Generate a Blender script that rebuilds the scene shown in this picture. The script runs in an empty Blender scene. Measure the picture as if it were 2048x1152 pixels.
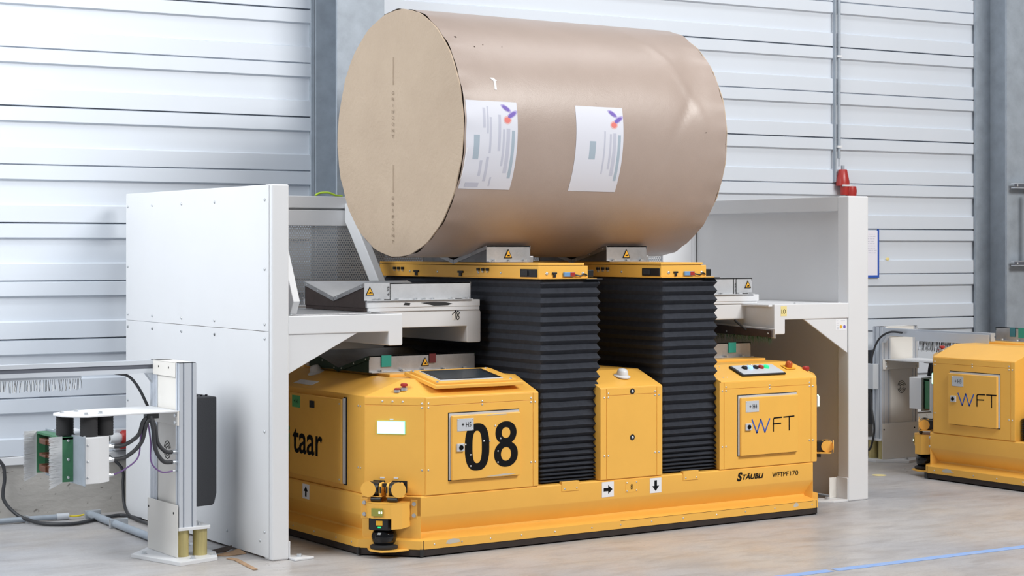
import bpy, bmesh, math, random
from mathutils import Vector, Matrix, noise
random.seed(7)
S = bpy.context.scene
C = S.collection
pi = math.pi

# ---------------------------------------------------------------- camera, world, lights, exposure
cam = bpy.data.cameras.new('camera'); co = bpy.data.objects.new('camera', cam); C.objects.link(co)
F_PX = 3650.0
cam.sensor_width = 36.0; cam.lens = 36.0 * F_PX / 2048.0
cam.shift_y = -(576.0 - 500.0) / 2048.0
cam.clip_start = 0.05; cam.clip_end = 200
co.location = (0, 0, 1.6)
co.rotation_euler = (pi / 2, 0, math.atan2(0.8297, 0.5582) - pi / 2)
S.camera = co
S.view_settings.view_transform = 'Standard'; S.view_settings.look = 'None'
S.view_settings.gamma = 1; S.view_settings.use_curve_mapping = False
S.view_settings.exposure = 0.05
w = bpy.data.worlds.new('world'); S.world = w; w.use_nodes = True
w.node_tree.nodes['Background'].inputs[0].default_value = (0.88, 0.93, 1.0, 1)
w.node_tree.nodes['Background'].inputs[1].default_value = 0.18

def area(name, loc, target, sx, sy, power, col=(1, 1, 1), spread=180):
    l = bpy.data.lights.new(name, 'AREA'); l.shape = 'RECTANGLE'; l.size = sx; l.size_y = sy
    l.energy = power; l.color = col; l.spread = math.radians(spread)
    o = bpy.data.objects.new(name, l); C.objects.link(o); o.location = loc
    d = Vector(target) - Vector(loc)
    o.rotation_euler = d.to_track_quat('-Z', 'Y').to_euler()
    return o
area('hall_light', (8.6, 1.8, 6.6), (6.3, 9.0, 0.9), 5.0, 2.0, 730, (1, 0.98, 0.95))
area('hall_light', (0.2, 8.2, 3.9), (3.9, 9.8, 1.8), 3.2, 2.6, 215, (0.97, 0.99, 1))
area('hall_light', (7.5, 8.2, 7.5), (7.5, 8.6, 0), 7.0, 1.2, 150, (0.97, 0.98, 1))
area('hall_light', (2.0, 9.6, 4.1), (2.2, 10.7, 2.0), 2.0, 0.4, 30, (0.95, 0.98, 1))

# ---------------------------------------------------------------- materials
def mat(name, col, rough=0.5, metal=0.0, var=0.0, vscale=8.0, bump=0.0, bscale=60.0, emit=None, estr=0.0, spec=0.5, dark=None, coords='Object', stretch=None):
    m = bpy.data.materials.new(name); m.use_nodes = True
    nt = m.node_tree; b = nt.nodes['Principled BSDF']
    b.inputs['Base Color'].default_value = (*col, 1); b.inputs['Roughness'].default_value = rough
    b.inputs['Metallic'].default_value = metal; b.inputs['Specular IOR Level'].default_value = spec
    if emit: b.inputs['Emission Color'].default_value = (*emit, 1); b.inputs['Emission Strength'].default_value = estr
    if var or bump:
        tc = nt.nodes.new('ShaderNodeTexCoord'); mp = nt.nodes.new('ShaderNodeMapping')
        nt.links.new(tc.outputs[coords], mp.inputs[0])
        if stretch: mp.inputs['Scale'].default_value = stretch
    if var:
        n = nt.nodes.new('ShaderNodeTexNoise'); n.inputs['Scale'].default_value = vscale; n.inputs['Detail'].default_value = 8; n.inputs['Roughness'].default_value = 0.62
        nt.links.new(mp.outputs[0], n.inputs[0])
        r = nt.nodes.new('ShaderNodeValToRGB'); r.color_ramp.elements[0].position = 0.3; r.color_ramp.elements[1].position = 0.7
        d = dark or tuple(c * (1 - var) for c in col)
        r.color_ramp.elements[0].color = (*d, 1); r.color_ramp.elements[1].color = (*col, 1)
        nt.links.new(n.outputs[0], r.inputs[0]); nt.links.new(r.outputs[0], b.inputs['Base Color'])
    if bump:
        n2 = nt.nodes.new('ShaderNodeTexNoise'); n2.inputs['Scale'].default_value = bscale; n2.inputs['Detail'].default_value = 5
        nt.links.new(mp.outputs[0], n2.inputs[0])
        bp = nt.nodes.new('ShaderNodeBump'); bp.inputs['Strength'].default_value = bump; bp.inputs['Distance'].default_value = 0.01
        nt.links.new(n2.outputs[0], bp.inputs['Height']); nt.links.new(bp.outputs[0], b.inputs['Normal'])
    return m
YEL = mat('yellow_paint', (0.90, 0.49, 0.088), 0.42, var=0.05, vscale=5, bump=0.04, bscale=300)
WHT = mat('white_powder_coat', (0.72, 0.735, 0.76), 0.45, var=0.03, vscale=2, bump=0.03, bscale=250)
WHT2 = mat('warm_white_sheet', (0.76, 0.74, 0.70), 0.5, var=0.03, vscale=4)
WPN = mat('wall_panel_coating', (0.63, 0.68, 0.75), 0.42, var=0.03, vscale=1.5)
CONC = mat('plinth_concrete', (0.50, 0.48, 0.45), 0.85, var=0.22, vscale=3, bump=0.35, bscale=18, stretch=(1, 1, 2))
GALV = mat('galvanised_steel', (0.37, 0.42, 0.48), 0.6, metal=0.15, var=0.22, vscale=9)
STEEL = mat('brushed_steel', (0.55, 0.56, 0.58), 0.42, metal=0.85, var=0.22, vscale=12, bump=0.08, bscale=120)
STEELL = mat('pale_steel_sheet', (0.62, 0.64, 0.67), 0.45, metal=0.35, var=0.12, vscale=12, bump=0.06, bscale=120)
STEELD = mat('worn_saddle_steel', (0.30, 0.30, 0.31), 0.38, metal=0.8, var=0.4, vscale=7)
BOLT = mat('zinc_bolt', (0.62, 0.65, 0.68), 0.35, metal=0.8)
ALU = mat('anodised_aluminium', (0.62, 0.66, 0.72), 0.4, metal=0.45)
ALUD = mat('profile_groove', (0.13, 0.14, 0.17), 0.5, metal=0.3)
BLK = mat('black_plastic', (0.015, 0.016, 0.018), 0.35)
BLKM = mat('black_rubber', (0.022, 0.022, 0.024), 0.7)
BUMP = mat('brown_black_bumper', (0.035, 0.025, 0.022), 0.75, var=0.3, vscale=20)
BELL = mat('bellows_fabric', (0.042, 0.047, 0.060), 0.9, spec=0.2, var=0.25, vscale=30, bump=0.15, bscale=200)
BOXG = mat('charcoal_box', (0.035, 0.038, 0.045), 0.7, bump=0.2, bscale=300)
GLS = mat('black_gloss_dome', (0.004, 0.004, 0.005), 0.06)
SCR = mat('screen_glass', (0.03, 0.04, 0.05), 0.25)
BRN = mat('brown_phenolic', (0.075, 0.05, 0.045), 0.55, var=0.3, vscale=20)
GRND = mat('dark_green_end', (0.015, 0.045, 0.025), 0.5, var=0.3, vscale=12)
GRN = mat('green_insulator', (0.06, 0.22, 0.11), 0.5, var=0.2, vscale=20)
GTAPE = mat('green_tape', (0.02, 0.27, 0.22), 0.5)
GLAB = mat('green_label', (0.10, 0.42, 0.16), 0.5)
TTAPE = mat('teal_tape', (0.03, 0.17, 0.23), 0.5)
DRED = mat('dark_red_tape', (0.11, 0.012, 0.015), 0.5)
RED = mat('red_plastic', (0.38, 0.03, 0.025), 0.35)
AMB = mat('amber_beacon', (0.50, 0.10, 0.02), 0.2)
LAB = mat('grey_label', (0.55, 0.58, 0.62), 0.45)
WLAB = mat('white_label', (0.82, 0.83, 0.86), 0.5)
INK = mat('black_print', (0.008, 0.008, 0.009), 0.85, spec=0.15)
INKY = mat('yellow_black_sign', (0.80, 0.42, 0.03), 0.5)
BLUE = mat('blue_print', (0.03, 0.10, 0.45), 0.5)
PURP = mat('purple_sheath', (0.17, 0.09, 0.26), 0.45)
COP = mat('copper_contact', (0.20, 0.085, 0.05), 0.5, metal=0.5, var=0.4, vscale=30)
SPC = mat('chromated_spacer', (0.62, 0.53, 0.24), 0.4, metal=0.35, var=0.3, vscale=14, stretch=(4, 4, 0.3))
BRI = mat('clear_bristle', (0.72, 0.74, 0.76), 0.5)
BRIB = mat('black_bristle', (0.02, 0.02, 0.022), 0.5)
BRIG = mat('green_bristle', (0.01, 0.10, 0.03), 0.5)
CAB = mat('cable_sheath', (0.035, 0.037, 0.042), 0.5)
YCAB = mat('yellow_wire', (0.75, 0.6, 0.03), 0.5)
TAPE = mat('blue_floor_tape', (0.20, 0.36, 0.72), 0.7, var=0.35, vscale=14, dark=(0.30, 0.41, 0.64))
CARD = mat('torn_cardboard', (0.42, 0.27, 0.16), 0.8, var=0.3, vscale=15)
CARDB = mat('burnt_card_and_gap_shade', (0.05, 0.03, 0.02), 0.8)
LIT = mat('lit_display', (0.9, 1, 0.95), 0.4, emit=(0.85, 1.0, 0.93), estr=2.6)
LITE = mat('lit_display_edge', (0.2, 0.7, 0.5), 0.4, emit=(0.25, 0.9, 0.6), estr=0.8)
LITR = mat('lit_green_panel', (0.5, 0.9, 0.7), 0.4, emit=(0.45, 1.0, 0.55), estr=3.0)
LITB = mat('lit_blue_button', (0.2, 0.4, 1.0), 0.3, emit=(0.3, 0.5, 1.0), estr=1.2)
LITG = mat('lit_green_button', (0.02, 0.6, 0.2), 0.3, emit=(0.02, 0.7, 0.25), estr=0.7)
SBLU = mat('blue_sensor', (0.16, 0.32, 0.55), 0.4)
PAPER = mat('paper_sheet', (0.78, 0.78, 0.86), 0.6)
POST = mat('note_paper', (0.80, 0.68, 0.30), 0.6)
RLAB = mat('reel_label_paper', (0.66, 0.68, 0.76), 0.55)
LVIO = mat('violet_halo', (0.42, 0.38, 0.64), 0.6)
LCOR = mat('coral_halo', (0.72, 0.45, 0.45), 0.6)
LILAC = mat('faded_print', (0.50, 0.52, 0.62), 0.6)
LILAC2 = mat('faded_print_dark', (0.36, 0.44, 0.52), 0.6)
PRP2 = mat('violet_print', (0.17, 0.11, 0.45), 0.6)
PRED = mat('coral_print', (0.72, 0.19, 0.17), 0.6)
SCUF = mat('bare_metal_scuff', (0.55, 0.52, 0.45), 0.5)
HOLE = mat('dark_recess', (0.01, 0.01, 0.01), 0.9)

def kraft(name, c1, c2, rough, bs, bstr, sp=0.5):
    m = mat(name, c1, rough, var=0.12, vscale=3.0, dark=c2, spec=sp)
    nt = m.node_tree; b = nt.nodes['Principled BSDF']
    tc = nt.nodes.new('ShaderNodeTexCoord')
    n = nt.nodes.new('ShaderNodeTexNoise'); n.inputs['Scale'].default_value = bs; n.inputs['Detail'].default_value = 6
    n3 = nt.nodes.new('ShaderNodeTexNoise'); n3.inputs['Scale'].default_value = 5; n3.inputs['Detail'].default_value = 3; n3.inputs['Distortion'].default_value = 1.5
    ad = nt.nodes.new('ShaderNodeMath'); ad.operation = 'MULTIPLY_ADD'; ad.inputs[1].default_value = 2.0
    bp = nt.nodes.new('ShaderNodeBump'); bp.inputs['Strength'].default_value = bstr; bp.inputs['Distance'].default_value = 0.006
    nt.links.new(tc.outputs['Object'], n.inputs[0]); nt.links.new(tc.outputs['Object'], n3.inputs[0])
    nt.links.new(n3.outputs[0], ad.inputs[0]); nt.links.new(n.outputs[0], ad.inputs[2])
    nt.links.new(ad.outputs[0], bp.inputs['Height']); nt.links.new(bp.outputs[0], b.inputs['Normal'])
    return m
KRB = kraft('kraft_wrap', (0.405, 0.325, 0.285), (0.37, 0.295, 0.255), 0.36, 220, 0.12)
def polar_creases(m):
    nt = m.node_tree; N = nt.nodes; L = nt.links
    bp = [n for n in N if n.type == 'BUMP'][-1]
    tc = N.new('ShaderNodeTexCoord'); sp = N.new('ShaderNodeSeparateXYZ'); L.new(tc.outputs['Object'], sp.inputs[0])
    an = N.new('ShaderNodeMath'); an.operation = 'ARCTAN2'; L.new(sp.outputs[2], an.inputs[0]); L.new(sp.outputs[1], an.inputs[1])
    ln = N.new('ShaderNodeVectorMath'); ln.operation = 'LENGTH'; yz = N.new('ShaderNodeCombineXYZ'); L.new(sp.outputs[1], yz.inputs[1]); L.new(sp.outputs[2], yz.inputs[2]); L.new(yz.outputs[0], ln.inputs[0])
    am = N.new('ShaderNodeMath'); am.operation = 'MULTIPLY'; am.inputs[1].default_value = 6; L.new(an.outputs[0], am.inputs[0])
    cb = N.new('ShaderNodeCombineXYZ'); L.new(am.outputs[0], cb.inputs[0]); L.new(ln.outputs['Value'], cb.inputs[1])
    no = N.new('ShaderNodeTexNoise'); no.inputs['Scale'].default_value = 3.0; no.inputs['Detail'].default_value = 5; no.inputs['Distortion'].default_value = 2.5; L.new(cb.outputs[0], no.inputs[0])
    mr = N.new('ShaderNodeMapRange'); mr.inputs[1].default_value = 0.48; mr.inputs[2].default_value = 0.73; L.new(ln.outputs['Value'], mr.inputs[0])
    mu = N.new('ShaderNodeMath'); mu.operation = 'MULTIPLY'; L.new(no.outputs[0], mu.inputs[0]); L.new(mr.outputs[0], mu.inputs[1])
    old = bp.inputs['Height'].links[0].from_socket
    ad = N.new('ShaderNodeMath'); ad.operation = 'MULTIPLY_ADD'; ad.inputs[1].default_value = 1.1; L.new(mu.outputs[0], ad.inputs[0]); L.new(old, ad.inputs[2]); L.new(ad.outputs[0], bp.inputs['Height'])
KRE = kraft('kraft_end_disc', (0.52, 0.41, 0.305), (0.47, 0.365, 0.27), 0.75, 45, 0.55)
polar_creases(KRE)

def pits(m):
    nt = m.node_tree; N = nt.nodes; L = nt.links; b = N['Principled BSDF']
    src = b.inputs['Base Color'].links[0].from_socket
    tc = N.new('ShaderNodeTexCoord'); n = N.new('ShaderNodeTexNoise'); n.inputs['Scale'].default_value = 26; n.inputs['Detail'].default_value = 3; n.inputs['Distortion'].default_value = 0.8
    L.new(tc.outputs['Object'], n.inputs[0])
    r = N.new('ShaderNodeValToRGB'); r.color_ramp.elements[0].position = 0.28; r.color_ramp.elements[0].color = (0.35, 0.33, 0.31, 1); r.color_ramp.elements[1].position = 0.34; r.color_ramp.elements[1].color = (1, 1, 1, 1)
    L.new(n.outputs[0], r.inputs[0]); x = N.new('ShaderNodeMixRGB'); x.blend_type = 'MULTIPLY'; x.inputs[0].default_value = 0.8
    L.new(src, x.inputs[1]); L.new(r.outputs[0], x.inputs[2]); L.new(x.outputs[0], b.inputs['Base Color'])
pits(CONC)
def floor_mat():
    m = bpy.data.materials.new('worn_concrete_floor'); m.use_nodes = True
    nt = m.node_tree; N = nt.nodes; L = nt.links; b = N['Principled BSDF']
    tc = N.new('ShaderNodeTexCoord')
    def nz(scale, det, ro, st=None, dist=0.0):
        mp = N.new('ShaderNodeMapping'); L.new(tc.outputs['Object'], mp.inputs[0])
        if st: mp.inputs['Scale'].default_value = st; mp.inputs['Rotation'].default_value = (0, 0, 0.3)
        n = N.new('ShaderNodeTexNoise'); n.inputs['Scale'].default_value = scale; n.inputs['Detail'].default_value = det; n.inputs['Roughness'].default_value = ro
        n.inputs['Distortion'].default_value = dist
        L.new(mp.outputs[0], n.inputs[0]); return n
    def ramp(src, stops):
        r = N.new('ShaderNodeValToRGB'); e = r.color_ramp.elements
        e[0].position = stops[0][0]; e[0].color = (*stops[0][1], 1); e[1].position = stops[-1][0]; e[1].color = (*stops[-1][1], 1)
        for p, c in stops[1:-1]:
            x = e.new(p); x.color = (*c, 1)
        L.new(src.outputs[0], r.inputs[0]); return r
    def mix(a, bb, f, mode='MULTIPLY'):
        x = N.new('ShaderNodeMixRGB'); x.blend_type = mode; x.inputs[0].default_value = f
        L.new(a.outputs[0], x.inputs[1]); L.new(bb.outputs[0], x.inputs[2]); return x
    base = ramp(nz(0.55, 6, 0.6), [(0.3, (0.43, 0.44, 0.47)), (0.5, (0.49, 0.48, 0.48)), (0.7, (0.52, 0.47, 0.415))])
    st = ramp(nz(3.0, 9, 0.7, (1.0, 3.2, 1), 0.6), [(0.3, (0.72, 0.70, 0.69)), (0.55, (1, 1, 1))])
    sp = ramp(nz(11, 9, 0.8, (0.5, 2.2, 1), 1.6), [(0.30, (0.42, 0.36, 0.30)), (0.38, (1, 1, 1))])
    fn = ramp(nz(70, 6, 0.8), [(0.3, (0.78, 0.78, 0.79)), (0.62, (1, 1, 1))])
    sc = ramp(nz(4, 10, 0.85, (0.35, 5.5, 1), 2.2), [(0.33, (0.62, 0.57, 0.52)), (0.385, (1, 1, 1))])
    pt = ramp(nz(0.9, 4, 0.6, None, 0.4), [(0.35, (0.86, 0.87, 0.90)), (0.62, (1, 1, 1))])
    x = mix(mix(mix(mix(mix(base, st, 0.8), sp, 0.8), fn, 0.8), sc, 0.8), pt, 1.0)
    L.new(x.outputs[0], b.inputs['Base Color'])
    rr = ramp(nz(2, 5, 0.6), [(0.3, (0.27,) * 3), (0.7, (0.5,) * 3)]); L.new(rr.outputs[0], b.inputs['Roughness'])
    bp = N.new('ShaderNodeBump'); bp.inputs['Strength'].default_value = 0.12; bp.inputs['Distance'].default_value = 0.01
    L.new(nz(25, 6, 0.6).outputs[0], bp.inputs['Height']); L.new(bp.outputs[0], b.inputs['Normal'])
    return m
FLR = floor_mat()

def perf_mat():
    m = mat('perforated_sheet_metal', (0.52, 0.52, 0.52), 0.5, metal=0.2)
    nt = m.node_tree; N = nt.nodes; L = nt.links; b = N['Principled BSDF']; out = N['Material Output']
    tc = N.new('ShaderNodeTexCoord'); sx = N.new('ShaderNodeSeparateXYZ'); L.new(tc.outputs['Object'], sx.inputs[0])
    def M(op, a, bb=None, c=None):
        n = N.new('ShaderNodeMath'); n.operation = op
        for i, v in enumerate((a, bb, c)):
            if v is None: continue
            if isinstance(v, (int, float)): n.inputs[i].default_value = v
            else: L.new(v, n.inputs[i])
        return n.outputs[0]
    px = 0.0165; pz = px * 0.866 * 2
    def dist(ox, oz):
        u = M('SUBTRACT', M('FRACT', M('ADD', M('DIVIDE', sx.outputs[0], px), ox)), 0.5)
        v = M('SUBTRACT', M('FRACT', M('ADD', M('DIVIDE', sx.outputs[2], pz), oz)), 0.5)
        u = M('MULTIPLY', u, px); v = M('MULTIPLY', v, pz)
        return M('SQRT', M('ADD', M('MULTIPLY', u, u), M('MULTIPLY', v, v)))
    d = M('MINIMUM', dist(0, 0), dist(0.5, 0.5))
    hole = M('LESS_THAN', d, 0.0053)
    tr = N.new('ShaderNodeBsdfTransparent'); mx = N.new('ShaderNodeMixShader')
    L.new(hole, mx.inputs[0]); L.new(b.outputs[0], mx.inputs[1]); L.new(tr.outputs[0], mx.inputs[2]); L.new(mx.outputs[0], out.inputs[0])
    return m
PERF = perf_mat()

# ---------------------------------------------------------------- mesh helpers
class MB:
    def __init__(s): s.v = []; s.f = []
    def add(s, vs, fs):
        o = len(s.v); s.v += [tuple(p) for p in vs]; s.f += [tuple(i + o for i in f) for f in fs]; return s
    def box(s, x0, x1, y0, y1, z0, z1):
        return s.add([(x0, y0, z0), (x1, y0, z0), (x1, y1, z0), (x0, y1, z0), (x0, y0, z1), (x1, y0, z1), (x1, y1, z1), (x0, y1, z1)],
                     [(0, 3, 2, 1), (4, 5, 6, 7), (0, 1, 5, 4), (1, 2, 6, 5), (2, 3, 7, 6), (3, 0, 4, 7)])
    def prism(s, poly, a, b, ax='x'):
        n = len(poly)
        def mk(p, t): return {'x': (t, p[0], p[1]), 'y': (p[0], t, p[1]), 'z': (p[0], p[1], t)}[ax]
        return s.add([mk(p, a) for p in poly] + [mk(p, b) for p in poly],
                     [tuple(range(n))[::-1], tuple(range(n, 2 * n))] + [(i, (i + 1) % n, n + (i + 1) % n, n + i) for i in range(n)])
    def cyl(s, c, r, h, ax='z', n=20, r2=None):
        r2 = r if r2 is None else r2; A = []; B = []
        for i in range(n):
            t = 2 * pi * i / n
            def mk(rr, hh):
                a, b = rr * math.cos(t), rr * math.sin(t)
                return {'z': (c[0] + a, c[1] + b, c[2] + hh), 'x': (c[0] + hh, c[1] + a, c[2] + b), 'y': (c[0] + a, c[1] + hh, c[2] + b)}[ax]
            A.append(mk(r, 0)); B.append(mk(r2, h))
        return s.add(A + B, [tuple(range(n))[::-1], tuple(range(n, 2 * n))] + [(i, (i + 1) % n, n + (i + 1) % n, n + i) for i in range(n)])
    def loops(s, L, cap=True):
        n = len(L[0]); o = len(s.v)
        for l in L: s.v += [tuple(p) for p in l]
        for k in range(len(L) - 1):
            for i in range(n):
                j = (i + 1) % n; s.f.append((o + k * n + i, o + k * n + j, o + (k + 1) * n + j, o + (k + 1) * n + i))
        if cap:
            s.f.append(tuple(range(o, o + n))[::-1]); s.f.append(tuple(range(o + (len(L) - 1) * n, o + len(L) * n)))
        return s
    def lathe(s, c, prof, ax='z', n=24):
        L = []
        for r, h in prof:
            l = []
            for i in range(n):
                t = 2 * pi * i / n; a, b = max(r, 1e-4) * math.cos(t), max(r, 1e-4) * math.sin(t)
                l.append({'z': (c[0] + a, c[1] + b, c[2] + h), 'x': (c[0] + h, c[1] + a, c[2] + b), 'y': (c[0] + a, c[1] + h, c[2] + b)}[ax])
            L.append(l)
        return s.loops(L)
    def tube(s, pts, r, n=8, sub=6):
        P = [Vector(p) for p in pts]
        if sub > 1 and len(P) > 2:
            Q = []
            for i in range(len(P) - 1):
                a = P[max(i - 1, 0)]; b = P[i]; c = P[i + 1]; d = P[min(i + 2, len(P) - 1)]
                for k in range(sub):
                    t = k / sub
                    Q.append(0.5 * ((2 * b) + (c - a) * t + (2 * a - 5 * b + 4 * c - d) * t * t + (3 * b - a - 3 * c + d) * t ** 3))
            Q.append(P[-1]); P = Q
        L = []; up = Vector((0.13, 0.21, 0.97))
        for i, p in enumerate(P):
            d = (P[min(i + 1, len(P) - 1)] - P[max(i - 1, 0)]).normalized()
            a = d.cross(up)
            if a.length < 0.05: a = d.cross(Vector((1, 0, 0)))
            a.normalize(); b = d.cross(a).normalized(); up = -b if (-b).dot(up) > 0 else b
            L.append([p + r * (a * math.cos(2 * pi * k / n) + b * math.sin(2 * pi * k / n)) for k in range(n)])
        return s.loops(L)
    def mesh(s, name, m, smooth=None):
        me = bpy.data.meshes.new(name); me.from_pydata(s.v, [], s.f); me.materials.append(m)
        bm = bmesh.new(); bm.from_mesh(me); bmesh.ops.recalc_face_normals(bm, faces=bm.faces); bm.to_mesh(me); bm.free()
        if smooth:
            for p in me.polygons: p.use_smooth = True
            me.set_sharp_from_angle(angle=math.radians(smooth))
        return me
    def build(s, name, m, parent=None, bevel=0, smooth=None, label=None):
        return link(name, s.mesh(name, m, smooth), parent, bevel, label)
def link(name, me, parent=None, bevel=0, label=None, loc=None, rot=None):
    o = bpy.data.objects.new(name, me); C.objects.link(o)
    if parent: o.parent = parent
    if bevel:
        b = o.modifiers.new('bevel', 'BEVEL'); b.width = bevel; b.segments = 2; b.limit_method = 'ANGLE'; b.angle_limit = math.radians(40)
    if label: o['label'] = label
    if loc: o.location = loc
    if rot: o.rotation_euler = rot
    return o
def thing(name, label, cat, loc=(0, 0, 0), rz=0, group=None):
    o = bpy.data.objects.new(name, None); C.objects.link(o); o.location = loc; o.rotation_euler = (0, 0, rz)
    o.empty_display_size = 0.1
    o['label'] = label; o['category'] = cat
    if group: o['group'] = group
    return o
def tag(o, label, cat, group=None):
    o['label'] = label; o['category'] = cat
    if group: o['group'] = group
    return o
def struct(o): o['kind'] = 'structure'; return o

def textmesh(txt, bold=0.0, shear=0.0, ex=0.0):
    cu = bpy.data.curves.new('t', 'FONT'); cu.body = txt; cu.offset = bold; cu.shear = shear; cu.extrude = ex; cu.resolution_u = 6
    o = bpy.data.objects.new('t', cu); C.objects.link(o)
    dg = bpy.context.evaluated_depsgraph_get(); dg.update()
    me = bpy.data.meshes.new_from_object(o.evaluated_get(dg))
    C.objects.unlink(o); bpy.data.objects.remove(o); bpy.data.curves.remove(cu)
    return me
def text(txt, org, u, v, w, h, m, parent, bold=0.0, shear=0.0, name='lettering', label=None, d=0.0012):
    """flat lettering fitted in the w x h rectangle whose lower left corner is org, along the unit vectors u and v"""
    me = textmesh(txt, bold, shear)
    xs = [q.co.x for q in me.vertices]; ys = [q.co.y for q in me.vertices]
    x0, x1, y0, y1 = min(xs), max(xs), min(ys), max(ys)
    u = Vector(u); v = Vector(v); n = u.cross(v); org = Vector(org)
    for q in me.vertices:
        q.co = org + u * ((q.co.x - x0) / (x1 - x0) * w) + v * ((q.co.y - y0) / (y1 - y0) * h) + n * d
    me.materials.clear(); me.materials.append(m)
    return link(name, me, parent, label=label)
def plate(org, u, v, pts, th, name, m, parent, label=None, bevel=0):
    """thin plate: outline pts in the (u,v) frame at org, raised th along u x v"""
    u = Vector(u); v = Vector(v); n = u.cross(v); org = Vector(org)
    b = MB(); A = [org + u * p[0] + v * p[1] for p in pts]
    k = len(pts)
    b.add(A + [p + n * th for p in A], [tuple(range(k))[::-1], tuple(range(k, 2 * k))] + [(i, (i + 1) % k, k + (i + 1) % k, k + i) for i in range(k)])
    return b.build(name, m, parent, bevel, label=label)
def rect(a, b, c, d): return [(a, c), (b, c), (b, d), (a, d)]

# shared small hardware meshes: head along local -y
_sc = MB().lathe((0, 0, 0), [(0.0062, 0.0), (0.0062, -0.0015), (0.0045, -0.0035), (0.0, -0.004)], 'y', 10).mesh('screw', BOLT, 50)
_bt = MB().cyl((0, 0, 0), 0.011, -0.002, 'y', 12).cyl((0, -0.002, 0), 0.009, -0.007, 'y', 6).mesh('bolt', BOLT)
_btv = MB().cyl((0, 0, 0), 0.013, 0.002, 'z', 12).cyl((0, 0, 0.002), 0.010, 0.010, 'z', 6).mesh('bolt', BOLT)
ROT = {'-y': (0, 0, 0), '-x': (0, 0, -pi / 2), '+x': (0, 0, pi / 2), '+y': (0, 0, pi)}
def screw(parent, loc, face='-y', s=1.0, rz=None, name='screw', me=None):
    o = link(name, me or _sc, parent, loc=loc, rot=ROT[face] if rz is None else (0, 0, rz)); o.scale = (s, s, s); return o
def boltv(parent, loc, s=1.0):
    o = link('bolt', _btv, parent, loc=loc); o.scale = (s, s, s); return o

def warn_sign(parent, org, u, v, s):
    """yellow warning triangle with a black border and a hand symbol"""
    plate(org, u, v, [(-s / 2, 0), (s / 2, 0), (0, s * 0.95)], 0.0012, 'warning_sign', INK, parent, 'black bordered yellow warning triangle')
    k = 0.76
    plate(Vector(org) + Vector(u).cross(Vector(v)) * 0.0012, u, v, [(-s / 2 * k, s * 0.075), (s / 2 * k, s * 0.075), (0, s * 0.80)], 0.0005, 'sign_face', INKY, parent)
    o2 = Vector(org) + Vector(u).cross(Vector(v)) * 0.0017
    hand = [(-0.17, 0.2), (0.2, 0.2), (0.2, 0.27), (0.13, 0.36), (-0.02, 0.36), (-0.05, 0.3), (-0.17, 0.28)]
    plate(o2, u, v, [(a * s, b * s) for a, b in hand], 0.0005, 'hand_symbol', INK, parent)

# ---------------------------------------------------------------- setting: floor, wall
fl = MB().box(-14, 26, -8, 16, -0.2, 0).build('floor', FLR); struct(fl)

WA = -math.atan2(0.0689, 0.9976)
wall = bpy.data.objects.new('wall_back', None); C.objects.link(wall); wall.location = (3.519, 10.667, 0); wall.rotation_euler = (0, 0, WA); wall['kind'] = 'structure'
def wall_profile():
    # (y, z) over one 0.696 m panel, bottom to top; y < 0 towards the hall
    P = []
    for k in (0, 1):
        z = 0.348 * k
        P += [(-0.004 if k else 0.004, z), (-0.022, z + 0.009), (-0.022, z + 0.088), (0.0, z + 0.097), (0.0, z + 0.238), (-0.022, z + 0.246), (-0.022, z + 0.344)]
    P.append((0.004, 0.694))
    # flip vertically so that the proud band lies just under each joint
    P = [(y, 0.696 - z) for y, z in P][::-1]
    return P
WP = wall_profile()
def wall_panel(x0, x1, z0):
    b = MB(); n = len(WP)
    vs = [(x0, y, z0 + z) for y, z in WP] + [(x1, y, z0 + z) for y, z in WP]
    b.add(vs, [(i, i + 1, n + i + 1, n + i) for i in range(n - 1)])
    b.add([(x0, 0.06, z0 + 0.001), (x1, 0.06, z0 + 0.001), (x1, 0.06, z0 + 0.695), (x0, 0.06, z0 + 0.695)], [(0, 1, 2, 3)])
    a = len(b.v)
    b.f += [(0, n, a - 3, a - 4), (n - 1, 2 * n - 1, a - 2, a - 1), tuple(range(n)) + (a - 1, a - 4), tuple(range(n, 2 * n)) + (a - 2, a - 3)]
    return b.build('panel', WPN, wall)
for (x0, x1) in ((-7.0, 2.24), (2.26, 8.0), (8.02, 15.0)):
    for k in range(6): wall_panel(x0, x1, 0.371 + 0.696 * k)
MB().box(-7, 15, 0.06, 0.2, 0, 4.6).build('backing', CONC, wall)
MB().box(-7, 15, -0.03, 0.06, 0.322, 0.372).build('base_flashing', WHT, wall, 0.004)
MB().box(-7, 15, -0.01, 0.10, 0, 0.323).build('concrete_plinth', CONC, wall)
for x in (2.0,): MB().box(x - 0.012, x + 0.012, -0.034, 0.0, 0.37, 4.5).build('edge_trim', GALV, wall)

def wl(x, y, z):   # wall local to world
    c, s = math.cos(WA), math.sin(WA); return (3.519 + x * c - y * s, 10.667 + x * s + y * c, z)
def column(x0, label, wd=0.33, dp=0.345):
    t = thing('steel_column', label, 'column', wl(x0, -0.03, 0), WA, 'steel columns against the back wall')
    MB().box(0, wd, -dp, -dp + 0.02, 0, 4.6).build('flange', GALV, t)
    MB().box(0, wd, -0.02, 0, 0, 4.6).build('flange', GALV, t)
    MB().box(wd / 2 - 0.008, wd / 2 + 0.008, -dp + 0.02, -0.02, 0, 4.6).build('web', GALV, t)
    MB().box(-0.06, wd + 0.06, -dp - 0.05, 0.0, 0, 0.02).build('base_plate', GALV, t)
    return t
column(2.015, 'grey galvanised steel column rising behind the left end of the brown paper reel')
column(7.775, 'grey galvanised steel column at the right edge carrying strut brackets', 0.33, 0.36)

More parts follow.
